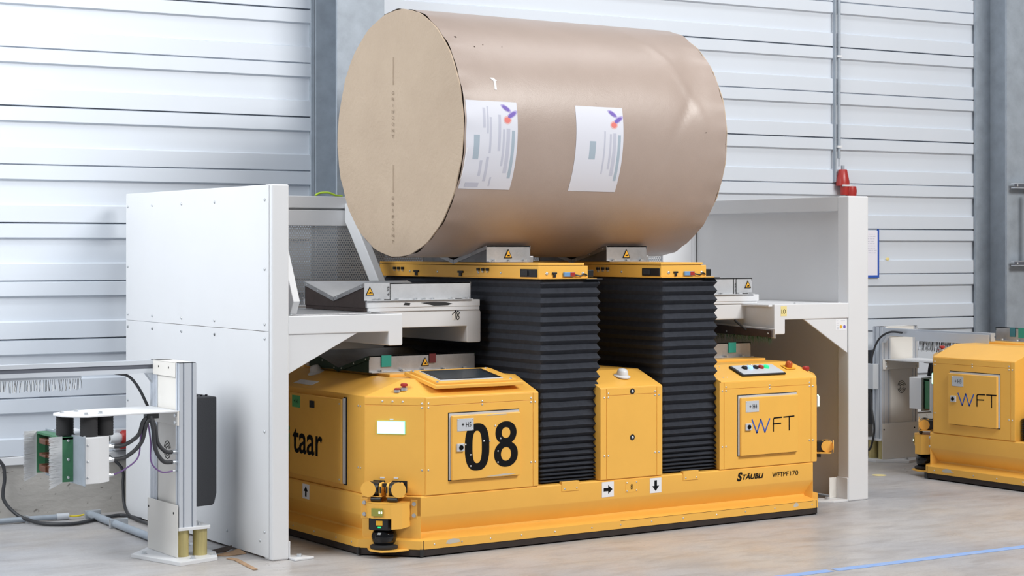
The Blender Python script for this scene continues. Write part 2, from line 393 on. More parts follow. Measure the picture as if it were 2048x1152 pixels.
# conduit with red socket, framed sheet, yellow mark
t = thing('wall_conduit', 'thin grey vertical conduit pipe clipped to the white wall above the red socket', 'pipe', wl(6.36, -0.05, 0), WA)
MB().cyl((0, 0, 2.30), 0.013, 2.3, 'z', 12).build('pipe', GALV, t, smooth=40)
MB().cyl((0, 0, 2.24), 0.005, 0.07, 'z', 8).build('wire', GALV, t, smooth=40)
for z in (2.38, 3.07, 3.8): MB().box(-0.022, 0.02, -0.016, 0.026, z, z + 0.018).build('clip', WHT, t, 0.002)
MB().box(-0.036, -0.026, 0.0, 0.03, 2.12, 4.4).build('backing_strip', GALV, t)
t = thing('wall_socket', 'red industrial wall socket hanging below the vertical conduit', 'socket', wl(6.38, -0.07, 2.05), WA)
MB().lathe((0, 0, 0.04), [(0.052, 0), (0.052, 0.03), (0.034, 0.12), (0.030, 0.125), (0, 0.126)], n=16).build('housing', RED, t, smooth=40)
MB().cyl((0, 0, 0.165), 0.013, 0.03, 'z', 10).build('gland', GALV, t, smooth=40)
MB().box(-0.04, 0.05, -0.055, -0.04, 0.035, 0.048).build('white_band', WHT, t, 0.002)
MB().lathe((0.055, -0.03, 0.0), [(0.0, -0.05), (0.04, -0.045), (0.046, 0.0), (0.04, 0.035), (0, 0.04)], n=16).build('lid', RED, t, smooth=40)
MB().lathe((0, -0.02, -0.03), [(0.03, 0), (0.034, 0.04), (0.034, 0.08), (0, 0.081)], n=16).build('outlet', RED, t, smooth=40)
t = thing('notice_holder', 'white paper sheet in blue clear-front holder on wall beside the right guard', 'notice', wl(6.55, -0.035, 1.40), WA)
MB().box(0, 0.21, 0, 0.006, 0, 0.35).build('paper', PAPER, t)
MB().box(-0.012, 0.222, -0.004, 0.008, -0.014, 0.004).build('frame_bar', BLUE, t, 0.001)
MB().box(0.208, 0.222, -0.004, 0.008, 0.0, 0.36).build('frame_bar', BLUE, t, 0.001)
MB().box(-0.012, 0.002, -0.004, 0.008, 0.0, 0.36).build('frame_bar', BLUE, t, 0.001)
b = MB()
for k in range(9):
    z = 0.32 - 0.018 * k; x = 0.02
    while x < 0.17:
        l = random.uniform(0.01, 0.03); b.box(x, x + l, -0.0008, 0, z, z + 0.004); x += l + 0.008
b.build('faded_text', LILAC, t)
tag(MB().lathe((0, 0, 0), [(0.02, 0), (0.018, -0.002), (0, -0.003)], 'y', 12).build('sticker', POST), 'small pale yellow sticker on the white wall right of the notice holder', 'sticker')
bpy.data.objects['sticker'].location = wl(6.87, -0.024, 1.53); bpy.data.objects['sticker'].scale = (1.1, 1, 0.6)

# black panel held by strut channels on the right column
t = thing('wall_box', 'black wall box hung between two steel strut channels on the right column', 'box', wl(7.885, -0.42, 0), WA)
MB().box(0.10, 0.65, -0.16, -0.05, 1.50, 2.10).build('box_body', BLK, t, 0.006)
for z in (2.085, 1.475):
    for dz in (0.0, 0.034): MB().box(-0.10, 0.7, -0.045, -0.005, z + dz, z + dz + 0.006).build('strut_flange', ALU, t)
    MB().box(-0.10, 0.7, -0.045, -0.04, z + 0.006, z + 0.034).build('strut_web', ALUD, t)
    for x in (-0.07, 0.16): screw(t, (x, -0.046, z + 0.02), s=1.6)
MB().box(0.005, 0.03, -0.05, -0.046, 1.51, 2.06).build('side_rail', ALU, t)
for x in (0.12, 0.15, 0.18): MB().cyl((x, -0.1, 2.1), 0.006, 0.03, 'z', 8).build('stud', BOLT, t)

# ---------------------------------------------------------------- paper reel
RC = (6.245, 9.07, 2.27); RR = 0.713; RX0, RX1 = 5.31 - RC[0], 7.175 - RC[0]
reel = thing('paper_reel', 'huge brown kraft-wrapped paper reel lying on the two raised lift cradles', 'reel', RC)
def rad(t, x):
    e = min(abs(x - RX0), abs(x - RX1)); k = math.exp(-e * 14)
    r = RR + 0.0035 * k * math.sin(13 * t + 1.0) + 0.003 * k * math.sin(29 * t) + 0.0015 * math.sin(3 * t + x * 2)
    # dent in the wrap near the far upper end
    tt = (t - 2.62); xx = x - 0.74
    g = math.exp(-((xx + 0.25 * tt) / 0.10) ** 2 - (tt / 0.30) ** 2)
    g2 = math.exp(-((xx + 0.10 - 0.3 * tt) / 0.03) ** 2 - (tt / 0.40) ** 2)
    g3 = math.exp(-((xx - 0.05 + 0.5 * tt) / 0.025) ** 2 - ((tt - 0.2) / 0.35) ** 2)
    return r - 0.016 * g + 0.008 * g2 - 0.008 * g3
nT, nX = 180, 72
LL = []
for i in range(nX + 1):
    x = RX0 + (RX1 - RX0) * i / nX
    if i == 0: x += 0.004
    if i == nX: x -= 0.004
    LL.append([(x, rad(2 * pi * k / nT, x) * math.cos(2 * pi * k / nT), rad(2 * pi * k / nT, x) * math.sin(2 * pi * k / nT)) for k in range(nT)])
MB().loops(LL, cap=False).build('wrapping_paper', KRB, reel, smooth=60)
def end_disc(x, sgn, name):
    b = MB(); n = 144; rings = [0.0, 0.12, 0.25, 0.38, 0.5, 0.58, 0.64, 0.68, 0.70, RR - 0.002, RR - 0.001]
    L = []
    for j, r in enumerate(rings):
        l = []
        for k in range(n):
            t = 2 * pi * k / n
            facet = 0.0042 * abs(math.sin(t * 11 + 0.6)) if r > 0.69 else 0.0
            rr = max(r - facet, 0.002); y, z = rr * math.cos(t), rr * math.sin(t)
            cr = 0.0045 * noise.noise(Vector((y * 5, z * 5, 3 + x))) + 0.0022 * (r / RR) ** 10 * math.sin(37 * t + 6 * r) * noise.noise(Vector((t * 3, r * 4, 1)))
            xo = x + sgn * (0.006 + cr) if j < len(rings) - 1 else x - sgn * 0.001
            l.append((xo, y, z))
        L.append(l)
    b.loops(L, cap=True)
    return b.build(name, KRE, reel, smooth=40)
end_disc(RX0, -1, 'end_disc'); end_disc(RX1, 1, 'end_disc')
for x_, s_ in ((RX0, 1), (RX1, -1)): MB().cyl((x_ + s_ * 0.0, 0, 0), RR - 0.007, s_ * 0.02, 'x', 120).build('gap_shade_ring', CARDB, reel)  # dark-coloured ring, paints the shaded gap between end disc and wrap
# embossed line and letters down the near end disc
vy = Vector((0, -1, 0)); vz = Vector((0, 0, 1))
b = MB()
for z0, z1 in ((0.28, 0.44), (-0.34, -0.18)): b.box(RX0 - 0.0125, RX0 - 0.0105, 0.032, 0.0335, z0, z1)
CRE = mat('stamped_ink', (0.24, 0.17, 0.11), 0.7)
b.build('stamped_line', mat('faint_crease', (0.36, 0.275, 0.195), 0.8), reel)
for z1 in (0.245, -0.36):
    for i, ch in enumerate('GRIFCONT'):
        text(ch, (RX0 - 0.0118, 0.045 if ch != 'I' else 0.037, z1 - 0.036 * i - 0.02), (0, -1, 0), (0, 0, 1), 0.004 if ch == 'I' else 0.021, 0.019, CRE, reel, name='stamped_letter')
def reel_patch(x0, x1, t0, t1, th, name, m, parent, nx=6, ntt=24, skew=0.0, label=None):
    """thin patch following the reel surface; angles measured from +y through +z"""
    b = MB(); g = []
    for r in (0.0, th):
        for j in range(ntt + 1):
            t = t0 + (t1 - t0) * j / ntt
            for i in range(nx + 1):
                x = x0 + (x1 - x0) * i / nx + skew * (j / ntt)
                R = rad(t, x) + 0.0009 + r; g.append((x, R * math.cos(t), R * math.sin(t)))
    W = nx + 1; O = W * (ntt + 1); fs = []
    for j in range(ntt):
        for i in range(nx):
            a = j * W + i; fs += [(a, a + 1, a + W + 1, a + W), (O + a, O + a + 1, O + a + W + 1, O + a + W)]
    for j in range(ntt):
        for a in (j * W, j * W + nx): fs.append((a, a + W, O + a + W, O + a))
    for i in range(nx):
        for a in (i, ntt * W + i): fs.append((a, a + 1, O + a + 1, O + a))
    b.add(g, fs); return b.build(name, m, parent, smooth=50, label=label)
def label_sheet(x0, wd, tt, tb, full, lab):
    # tt, tb = top and bottom angle
    root = reel_patch(x0, x0 + wd, tb, tt, 0.0006, 'label', RLAB, reel, label=lab)
    H = tt - tb
    def q(a, b_, c, d, m, nm, nx=2, n=8): reel_patch(x0 + wd * a, x0 + wd * b_, tt - H * c, tt - H * d, 0.0011, nm, m, root, nx, n)
    def oval(cx, cy, rx, ry, ang, m, dr=0.0):
        b = MB(); n = 20; V = []
        for r in (0.0016 + dr, 0.0020 + dr):
            for k in range(n):
                u = rx * math.cos(2 * pi * k / n); v = ry * math.sin(2 * pi * k / n)
                U = u * math.cos(ang) - v * math.sin(ang); Vv = u * math.sin(ang) + v * math.cos(ang)
                x = x0 + wd * (cx + U); t = tt - H * (cy + Vv); R = rad(t, x) + r
                V.append((x, R * math.cos(t), R * math.sin(t)))
        b.add(V, [tuple(range(n)), tuple(range(n, 2 * n))] + [(i, (i + 1) % n, n + (i + 1) % n, n + i) for i in range(n)])
        b.build('emblem', m, root)
    for cx, cy, rx, ry, an, mm, hl in ((0.78, 0.075, 0.085, 0.024, 0.35, PRP2, LVIO), (0.89, 0.145, 0.095, 0.026, -0.35, PRP2, LVIO), (0.80, 0.205, 0.065, 0.036, 0.0, PRED, LCOR)):
        oval(cx, cy, rx * 1.25, ry * 1.3, an, hl); oval(cx, cy, rx * 0.9, ry * 0.88, an, mm, 0.0006)
    q(0.885, 0.945, 0.32, 0.86, LILAC2, 'faded_print'); q(0.78, 0.85, 0.30, 0.80, LILAC, 'faded_print')
    q(0.71, 0.75, 0.31, 0.72, LILAC, 'faded_print')
    if full:
        q(0.62, 0.67, 0.15, 0.55, LILAC, 'faded_print'); q(0.15, 0.26, 0.38, 0.65, LILAC2, 'faded_print')
        q(0.45, 0.49, 0.18, 0.58, LILAC, 'faded_print'); q(0.32, 0.37, 0.08, 0.30, LILAC, 'faded_print'); q(0.40, 0.43, 0.06, 0.36, LILAC, 'faded_print')
        q(0.42, 0.47, 0.62, 0.90, LILAC, 'faded_print'); q(0.30, 0.35, 0.66, 0.84, LILAC, 'faded_print'); q(0.10, 0.36, 0.92, 0.975, LILAC, 'faded_print')
        q(0.55, 0.58, 0.85, 0.96, LILAC, 'faded_print')
    else:
        q(0.29, 0.42, 0.40, 0.61, LILAC2, 'faded_print'); q(0.59, 0.62, 0.28, 0.78, LILAC, 'faded_print')
label_sheet(RX0 + 0.014, 0.335, 2.935, 3.63, True, 'white printed label nearest the flat end')
label_sheet(RX0 + 0.75, 0.335, 2.935, 3.63, False, 'white printed label nearer the middle')
# loose clear pouch over the near label with two torn white corners
CLR = mat('clear_pouch_film', (0.62, 0.54, 0.52), 0.25)
reel_patch(RX0 + 0.20, RX0 + 0.225, 2.74, 2.765, 0.001, 'torn_corner', WLAB, reel, 2, 4, skew=0.02)
reel_patch(RX0 + 0.222, RX0 + 0.236, 2.765, 2.84, 0.001, 'torn_corner', WLAB, reel, 2, 6, skew=-0.004)
reel_patch(RX0 + 0.02, RX0 + 0.024, 3.30, 3.56, 0.001, 'torn_corner', WLAB, reel, 1, 8, skew=-0.012)
for x, t_, s_ in ((0.075, 2.33, 0.012), (0.17, 2.44, 0.006), (0.235, 2.41, 0.005), (0.36, 2.42, 0.004), (0.9, 2.9, 0.004), (1.7, 3.1, 0.005)):
    reel_patch(RX0 + x, RX0 + x + s_, t_, t_ + s_ * 1.3, 0.001, 'puncture_mark', CARDB, reel, 1, 2)

# ---------------------------------------------------------------- cradle (V shaped steel saddle), parts go to a given parent
def saddle(par, x0, x1, yc, zt, zb, end_mat, facem, blk=None, strip=True, hw=0.354, drop=0.083, sgn=1):
    """V saddle from x0 to x1 centred on yc, rim height zt, underside zb; the end board lies at x0 if sgn=1 else x1"""
    zv = zt - drop
    # V liner, thick sheet
    b = MB(); th = 0.006
    b.prism([(yc - hw, zt), (yc, zv), (yc + hw, zt), (yc + hw, zt - th), (yc, zv - th), (yc - hw, zt - th)], x0, x1, 'x')
    b.build('v_liner', facem, par)
    for s in (-1, 1):
        y = yc + s * hw
        b = MB().prism([(y, zt), (y, zb + 0.004), (y + s * 0.03, zb + 0.004), (y + s * 0.03, zb), (y - s * 0.004, zb), (y - s * 0.004, zt)], x0, x1, 'x')
        b.build('side_flange', STEELL if end_mat is BRN else STEEL, par)
    for xe, s in ((x0, 1), (x1, -1)):
        z0 = zb if blk is None else blk
        for a in (-1, 1):
            p = [(yc + a * hw * 0.995, zt - 0.004), (yc + a * 0.003, zv - 0.006), (yc + a * 0.003, z0), (yc + a * hw * 0.995, z0)]
            MB().prism(p, xe + s * 0.004, xe + s * 0.05, 'x').build('end_board', end_mat, par)
            if strip:
                p = [(yc + a * hw, zt + 0.001), (yc + a * 0.002, zv + 0.001), (yc + a * 0.002, zv - 0.021), (yc + a * hw, zt - 0.021)]
                MB().prism(p, xe - s * 0.002, xe + s * 0.003, 'x').build('edge_strip', STEEL if end_mat is not GRND else GRND, par)
                for k in (0.12, 0.52, 0.9): screw(par, (xe - s * 0.002, yc + a * hw * k, zv - 0.010 + drop * k), '-x' if s > 0 else '+x', 0.8)

# ---------------------------------------------------------------- automated vehicle
def off(poly, d):
    n = len(poly); out = []
    for i in range(n):
        p0, p1, p2 = Vector(poly[i - 1]), Vector(poly[i]), Vector(poly[(i + 1) % n])
        a = (p1 - p0).normalized(); b = (p2 - p1).normalized()
        na = Vector((a.y, -a.x)); nb = Vector((b.y, -b.x))
        k = (na + nb); k = k / (1 + na.dot(nb)); q = p1 + k * d; out.append((q.x, q.y))
    return out
def bellows(par, x0, x1, y0, y1, z0, z1, name='bellows'):
    z = z0; P = [z0]
    tot = z1 - z0
    if tot > 0.5:
        st = 0.013
        while z < z1:
            f = (z - z0)
            p = 0.017 + 0.037 * min(1, (f / 0.34) ** 0.9); z += p; P.append(z)
        k = (z1 - z0) / (P[-1] - z0); P = [z0 + (q - z0) * k for q in P]
    else: P = [z0 + tot * i / 11 for i in range(12)]
    L = []; d = 0.026
    def loop(z, e, ch, sag=0.0):
        c = ch; ey = e; e = e * 0.6
        return [(x0 + e + c, y0 + ey, z), (x1 - e - c, y0 + ey, z), (x1 - e, y0 + ey + c, z), (x1 - e, y1 - ey - c, z), (x1 - e - c, y1 - ey, z), (x0 + e + c, y1 - ey, z), (x0 + e, y1 - ey - c, z), (x0 + e, y0 + ey + c, z)]
    for i in range(len(P) - 1):
        jit = random.uniform(-0.002, 0.002)
        L.append(loop(P[i] + 0.001, d + jit, 0.003)); L.append(loop((P[i] * 0.52 + P[i + 1] * 0.48), jit * 0.7, 0.014))
    L.append(loop(P[-1], d, 0.003))
    MB().loops(L).build(name, BELL, par)

def make_agv(name, label, loc, rz, near):
    A = thing(name, label, 'vehicle', loc, rz)
    OCT = [(-1.634, -0.692), (-1.398, -0.943), (1.398, -0.943), (1.634, -0.692), (1.634, 0.692), (1.398, 0.943), (-1.398, 0.943), (-1.634, 0.692)]
    FAS = off(OCT, -0.03)
    def lp(o, z, base=FAS): return [(x, y, z) for x, y in off(base, o)]
    MB().loops([lp(-0.02, 0.008), lp(0.026, 0.008), lp(0.026, 0.044), lp(-0.02, 0.044)]).build('bumper', BUMP, A)
    MB().loops([lp(-0.03, 0.042), lp(0.030, 0.042), lp(0.030, 0.086), lp(0.026, 0.0865), lp(-0.052, 0.110), lp(-0.054, 0.120), lp(-0.002, 0.204), lp(0.0, 0.212), lp(0.0, 0.308), lp(-0.007, 0.315), lp(-0.15, 0.315)]).build('base_skirt', YEL, A, smooth=20)
    # flat corner plates closing the skirt at the four chamfers
    for i in (0, 2, 4, 6):
        a_, b_ = FAS[i], FAS[i + 1]; I = off(FAS, -0.09); c_, d_ = I[i + 1], I[i]
        MB().prism([a_, b_, c_, d_], 0.088, 0.313, 'z').build('corner_plate', YEL, A, 0.002)
    for x in (-1.385, 1.385): MB().box(x - 0.002, x + 0.002, -0.9436, -0.93, 0.04, 0.087).build('lip_joint', HOLE, A)
    MB().box(-0.1, 1.36, -0.9434, -0.942, 0.0845, 0.0862).build('lip_seam', HOLE, A)
    # bumper joints
    for x, y in (OCT[0], OCT[1]): MB().cyl((x * 0.9995, y * 0.9995, 0.006), 0.010, 0.0375, 'z', 8).build('bumper_joint', BLKM, A)
    for i, x in enumerate([-1.32, -1.15, -0.97, -0.77, -0.55, -0.3, -0.1, 0.12, 0.35, 0.6, 0.82, 1.05, 1.35]): screw(A, (x, -0.943, 0.064), s=0.8)
    for y in (-0.62, -0.45, -0.2, 0.05): screw(A, (-1.634, y, 0.064), '-x', 0.8)
    for x, wd in ((-1.25, 0.09), (1.2, 0.04)):
        plate((x, -0.943, 0.058), (1, 0, 0), (0, 0, 1), [(0, 0.004), (wd * 0.3, 0.0), (wd, 0.006), (wd * 0.9, 0.022), (wd * 0.5, 0.028), (wd * 0.1, 0.02)], 0.0006, 'paint_scuff', SCUF, A)
    # --- cabinets
    E, RZ = 0.83, 0.912; fy = -0.912; s = 0.222
    def cab_left(mx):
        # mx=+1 left cabinet, -1 the mirrored right one (with its corner a little further out)
        xo = 1.585; xc = 1.356 if mx > 0 else 1.415; xi = 0.64 if mx > 0 else 0.66
        if mx < 0: xo = 1.625
        b = MB()
        bot = [(-xi, fy), (-xi, -fy), (-xc, -fy), (-xo, 0.67), (-xo, -0.67), (-xc, fy)]
        top = [(-xi, fy + s), (-xi, -fy - s), (-xo + s, -fy - s), (-xo + s, -fy - s - 0.001), (-xo + s, fy + s + 0.001), (-xo + s, fy + s)]
        L = [[(mx * x, y, 0.316) for x, y in bot], [(mx * x, y, E) for x, y in bot], [(mx * x, y, RZ) for x, y in top]]
        b.loops(L)
        b.build('cabinet', YEL, A, 0.0025)
        for yy, xx in ((0, 0),): MB().box(min(mx * -xo + mx * (s + 0.03), mx * -xi - mx * 0.06), max(mx * -xo + mx * (s + 0.03), mx * -xi - mx * 0.06), -0.5, 0.5, RZ, RZ + 0.014).build('roof_plate', YEL, A, 0.002)
    cab_left(1); cab_left(-1)
    b = MB(); b.loops([[(-0.22, fy, 0.316), (0.22, fy, 0.316), (0.22, -fy, 0.316), (-0.22, -fy, 0.316)], [(-0.22, fy, E), (0.22, fy, E), (0.22, -fy, E), (-0.22, -fy, E)],
                       [(-0.22, fy + s, RZ), (0.22, fy + s, RZ), (0.22, -fy - s, RZ), (-0.22, -fy - s, RZ)]]); b.build('cabinet', YEL, A, 0.0025)
    # cover plates with fine joints
    def fplate(x0, x1, z0, z1, nm='cover_plate'): MB().box(x0 + 0.001, x1 - 0.001, fy - 0.0035, fy + 0.001, z0 + 0.001, z1 - 0.001).build(nm, YEL, A, 0.0012)
    for x0, x1, xs in ((-1.354, -0.64, -0.676), (-0.22, 0.22, 0.18), (0.645, 1.41, 1.368)):
        xl = x0 if x0 < -1 else (x0 + 0.041 if x0 < 0 else 0.68)
        fplate(xl, xs, 0.318, 0.786); fplate(xl, xs, 0.786, 0.826, 'cover_strip'); fplate(xs, x1, 0.318, 0.826, 'corner_strip')
        if xl != x0: fplate(x0, xl, 0.318, 0.826, 'corner_strip')
        ex = [xs - 0.014, xs + 0.014] + ([xl + 0.014, xl - 0.014] if xl != x0 else [xl + 0.014])
        for x in ex:
            for z in (0.776, 0.45): screw(A, (x, fy - 0.0035, z), s=0.9)
        for x in (xs - 0.014, xl + 0.014): screw(A, (x, fy - 0.0035, 0.798), s=0.9)
        if abs(x0) > 0.5:
            for z in (0.778, 0.795): screw(A, ((xl + xs) / 2 + 0.01, fy - 0.0035, z), s=0.9)
    # roof screws right cabinet
    for x, y in ((0.72, -0.86), (0.75, -0.86), (1.16, -0.85), (1.19, -0.85), (0.78, -0.72), (0.81, -0.72), (1.04, -0.71), (1.07, -0.71)):
        o = screw(A, (x, y, E + (y - fy) * 0.369 + 0.0005), s=0.6); o.rotation_euler = (-pi / 2 + 0.35, 0, 0)
    # chamfer face of the left corner
    PA = Vector((-1.585, -0.67, 0)); PB = Vector((-1.356, -0.912, 0)); cu = (PB - PA).normalized(); cn = Vector((cu.y, -cu.x, 0)); cz = Vector((0, 0, 1)); CL = (PB - PA).length
    crz = math.atan2(cn.y, cn.x) + pi / 2
    def cpt(u, o, z): return PA + cu * u + cn * o + cz * z
    plate(cpt(0.004, 0, 0.318), cu, cz, rect(0, CL - 0.008, 0, 0.466), 0.003, 'cover_plate', YEL, A, bevel=0.001)
    plate(cpt(0.004, 0, 0.788), cu, cz, rect(0, CL - 0.008, 0, 0.038), 0.003, 'cover_strip', YEL, A, bevel=0.001)
    for u in (0.10, 0.155, 0.21): screw(A, cpt(u, 0.003, 0.806), s=0.9, rz=crz)
    for z in (0.776, 0.798, 0.45): screw(A, cpt(CL - 0.018, 0.003, z), s=0.9, rz=crz)
    plate(cpt(0.072, 0.003, 0.636), cu, cz, rect(0, 0.152, 0, 0.068), 0.006, 'display_frame', LITE, A, 'green edged display frame', 0.001)
    plate(cpt(0.076, 0.009, 0.640), cu, cz, rect(0, 0.144, 0, 0.060), 0.002, 'light_panel', LIT, A, 'glowing white signal panel')
    plate(cpt(0.14, 0.003, 0.709), cu, cz, rect(0, 0.02, 0, 0.007), 0.001, 'tiny_tag', WLAB, A)
    # emergency stop and lamp on the chamfer roof slope
    for (x, y, z, m, r, h) in ((-1.438, -0.76, 0.862, RED, 0.017, 0.007), (-1.405, -0.775, 0.872, RED, 0.019, 0.022)):
        MB().lathe((x, y, z - 0.012), [(0.019, 0), (0.019, 0.014), (0.012, 0.016), (0, 0.0161)], n=18).build('button_collar', BOLT, A, smooth=40)
        MB().lathe((x, y, z), [(0.010, 0), (0.010, h * 0.4), (r, h * 0.5), (r, h), (r * 0.7, h + 0.004), (0, h + 0.005)], n=18).build('stop_button' if h > 0.01 else 'push_button', m, A, smooth=40)
    # --- scanner on the left corner
    sc = 0.135
    def sp(u, o, z): return PA + cu * u + cn * o + cz * z
    def ploc(fn, pts): return [fn(*p) for p in pts]
    sb = bpy.data.objects.new('scanner_mount', None); C.objects.link(sb); sb.parent = A; sb.location = sp(sc, 0.0, 0); sb.rotation_euler = (0, 0, math.atan2(cu.y, cu.x))
    # local frame of sb: x along the face, -y outwards
    MB().prism([(-0.12, 0.03), (-0.105, -0.045), (-0.07, -0.115), (0.0, -0.145), (0.07, -0.115), (0.13, -0.04), (0.15, 0.03)], 0.034, 0.044, 'z').build('lower_shelf', YEL, sb, 0.002)
    MB().box(-0.16, -0.09, -0.035, -0.03, 0.042, 0.082).build('shelf_flange', YEL, sb, 0.002); MB().box(0.10, 0.17, -0.035, -0.03, 0.042, 0.082).build('shelf_flange', YEL, sb, 0.002)
    MB().lathe((-0.01, -0.055, 0.044), [(0.070, 0), (0.074, 0.006), (0.074, 0.016), (0.060, 0.022), (0, 0.022)], n=28).build('scanner_dish', BLKM, sb, smooth=40)
    MB().lathe((-0.01, -0.055, 0.066), [(0.050, 0), (0.061, 0.014), (0.067, 0.036), (0.066, 0.052), (0.058, 0.070), (0.046, 0.080), (0, 0.0801)], n=32).build('scanner_dome', GLS, sb, smooth=50)
    MB().loops([[(x, y, z) for x, y in ((-0.068, -0.118), (0.028, -0.118), (0.042, -0.10), (0.042, -0.005), (-0.080, -0.005), (-0.080, -0.10))] for z in (0.146, 0.210)]).build('scanner_head', BLK, sb, 0.003)
    MB().box(-0.035, 0.0, -0.1205, -0.118, 0.172, 0.196).build('scanner_label', INKY, sb)
    MB().box(-0.025, -0.008, -0.1205, -0.118, 0.158, 0.165).build('status_light', LITG, sb)
    MB().box(-0.165, 0.165, -0.0385, -0.034, 0.046, 0.084).build('lip_bracket', YEL, sb, 0.001)
    # curved hood: sheet around the head
    arc = []
    for k in range(13):
        a = pi + pi * k / 12 * 0.5 if k < 7 else 0
    pts = [(-0.105, 0.02)] + [(-0.015 - 0.09 * math.cos(t), -0.055 - 0.075 * math.sin(t)) for t in [pi / 2 * j / 6 for j in range(0, 7)]] + [(0.05, -0.125), (0.095, -0.085), (0.12, -0.03), (0.125, 0.02)]
    def sheet(P, z0, z1, th=0.004, zlo=None):
        b = MB(); n = len(P); Q = [(x * 0.965, y * 0.965) for x, y in P]
        zl = zlo or [z0] * n
        V = [(x, y, zl[i]) for i, (x, y) in enumerate(P)] + [(x, y, z1) for x, y in P] + [(x, y, zl[i]) for i, (x, y) in enumerate(Q)] + [(x, y, z1) for x, y in Q]
        fs = []
        for i in range(n - 1): fs += [(i, i + 1, n + i + 1, n + i), (2 * n + i, 2 * n + i + 1, 3 * n + i + 1, 3 * n + i), (i, i + 1, 2 * n + i + 1, 2 * n + i), (n + i, n + i + 1, 3 * n + i + 1, 3 * n + i)]
        b.add(V, fs); return b
    sheet(pts[:9], 0.208, 0.286).build('scanner_hood', YEL, sb)
    q_ = pts[8:]; sheet([q_[0], ((q_[0][0] + q_[1][0]) / 2, (q_[0][1] + q_[1][1]) / 2)] + q_[1:], 0.153, 0.286, zlo=[0.153, 0.153, 0.153, 0.158, 0.175, 0.195][:len(q_) + 1]).build('scanner_hood', YEL, sb)
    MB().prism(pts, 0.284, 0.288, 'z').build('hood_top', YEL, sb)
    MB().box(-0.055, 0.005, -0.137, -0.13, 0.222, 0.262).build('window_label', mat('olive_window', (0.30, 0.30, 0.06), 0.3), sb)
    for x in (-0.012, 0.0): MB().box(x - 0.003, x + 0.003, -0.139, -0.137, 0.236, 0.246).build('status_light', LIT, sb)
    for s_ in (-1, 1):
        x = -0.128 if s_ < 0 else 0.142
        MB().box(x - 0.02, x + 0.02, -0.022, -0.016, 0.19, 0.30).build('hood_flange', YEL, sb, 0.003)
        for z in (0.215, 0.275): link('bolt', _bt, sb, loc=(x, -0.022, z))
        link('bolt', _bt, sb, loc=(x + 0.0, -0.037, 0.066))
    for x in (-0.045, 0.045): MB().lathe((x - 0.03, -0.085, 0.303), [(0.005, 0), (0.0125, 0.004), (0.0125, 0.056), (0.005, 0.06), (0, 0.061)], 'x', 14).build('cable_gland', BLK, sb, smooth=50)
    def cam_module(par, cx, out, s_, z=0.355):
        MB().box(cx - 0.045, cx + 0.045, out + 0.0, out + 0.075, z - 0.040, z - 0.036).build('bracket', YEL, par, 0.001)
        MB().cyl((cx - 0.025, out + 0.030, z), 0.037, 0.05, 'x', 20).build('camera_body', BLK, par, smooth=40)
        MB().box(cx - 0.028, cx + 0.028, out + 0.03, out + 0.09, z - 0.03, z + 0.03).build('camera_block', BLK, par, 0.004)
        xo = cx + s_ * 0.03
        MB().cyl((xo, out + 0.028, z), 0.036, 0.005 * s_, 'x', 24).build('end_plate', YEL, par, smooth=40)
        MB().cyl((xo - s_ * 0.004, out - 0.010, z), 0.040, 0.004, 'y', 24).build('front_disc', YEL, par, smooth=40)
        xi = cx - s_ * 0.030
        MB().prism([(out - 0.005, z - 0.025), (out - 0.005, z + 0.02), (out + 0.01, z + 0.032), (out + 0.06, z + 0.032), (out + 0.06, z - 0.036), (out + 0.005, z - 0.036)], xi, xi - s_ * 0.012, 'x').build('inner_plate', YEL, par, 0.002)
        MB().box(min(xi - s_ * 0.013, xi - s_ * 0.006), max(xi - s_ * 0.013, xi - s_ * 0.006), out - 0.008, out + 0.002, z - 0.018, z + 0.014).build('slot', BLK, par)
    MB().box(-0.085, -0.02, -0.006, -0.003, 0.33, 0.392).build('recess', HOLE, sb, 0.004); MB().box(0.02, 0.10, -0.006, -0.003, 0.33, 0.392).build('recess', HOLE, sb, 0.004)
    cam_module(sb, -0.058, -0.09, -1); cam_module(sb, 0.055, -0.09, 1)
    for x in (-0.035, 0.04): MB().box(x - 0.012, x + 0.012, -0.006, -0.0035, 0.402, 0.409).build('tiny_tag', WLAB, sb)
    MB().box(-0.014, 0.014, -0.075, -0.07, 0.365, 0.385).build('slot', BLK, sb)
    # --- right corner chamfer: signal panel, camera module, stop button
    PC = Vector((1.415, -0.912, 0)); PD = Vector((1.625, -0.67, 0)); du = (PD - PC).normalized()
    sr = bpy.data.objects.new('corner_mount', None); C.objects.link(sr); sr.parent = A; sr.location = PC; sr.rotation_euler = (0, 0, math.atan2(du.y, du.x))
    cam_module(sr, 0.075, -0.095, -1, 0.405); MB().cyl((0.112, -0.065, 0.405), 0.036, 0.006, 'x', 24).build('end_plate', YEL, sr, smooth=40)
    MB().box(0.02, 0.15, -0.09, 0.0, 0.362, 0.368).build('bracket', YEL, sr, 0.001)
    MB().box(0.06, 0.09, -0.03, 0.0, 0.335, 0.362).build('camera_block', BLK, sr, 0.003)
    MB().box(0.08, 0.23, -0.012, 0.0, 0.64, 0.71).build('display_frame', BOLT, sr, 0.002)
    MB().box(0.084, 0.226, -0.022, -0.012, 0.644, 0.706).build('light_panel', LITR, sr, 0.003, label='glowing pale green signal panel')
    MB().box(0.01, 0.2, -0.0025, 0, 0.32, 0.78).build('cover_plate', YEL, sr, 0.001)
    MB().lathe((0.09, 0.06, 0.865), [(0.012, -0.02), (0.012, 0), (0.022, 0.004), (0.022, 0.018), (0.016, 0.024), (0, 0.025)], n=18).build('stop_button', RED, sr, smooth=40)
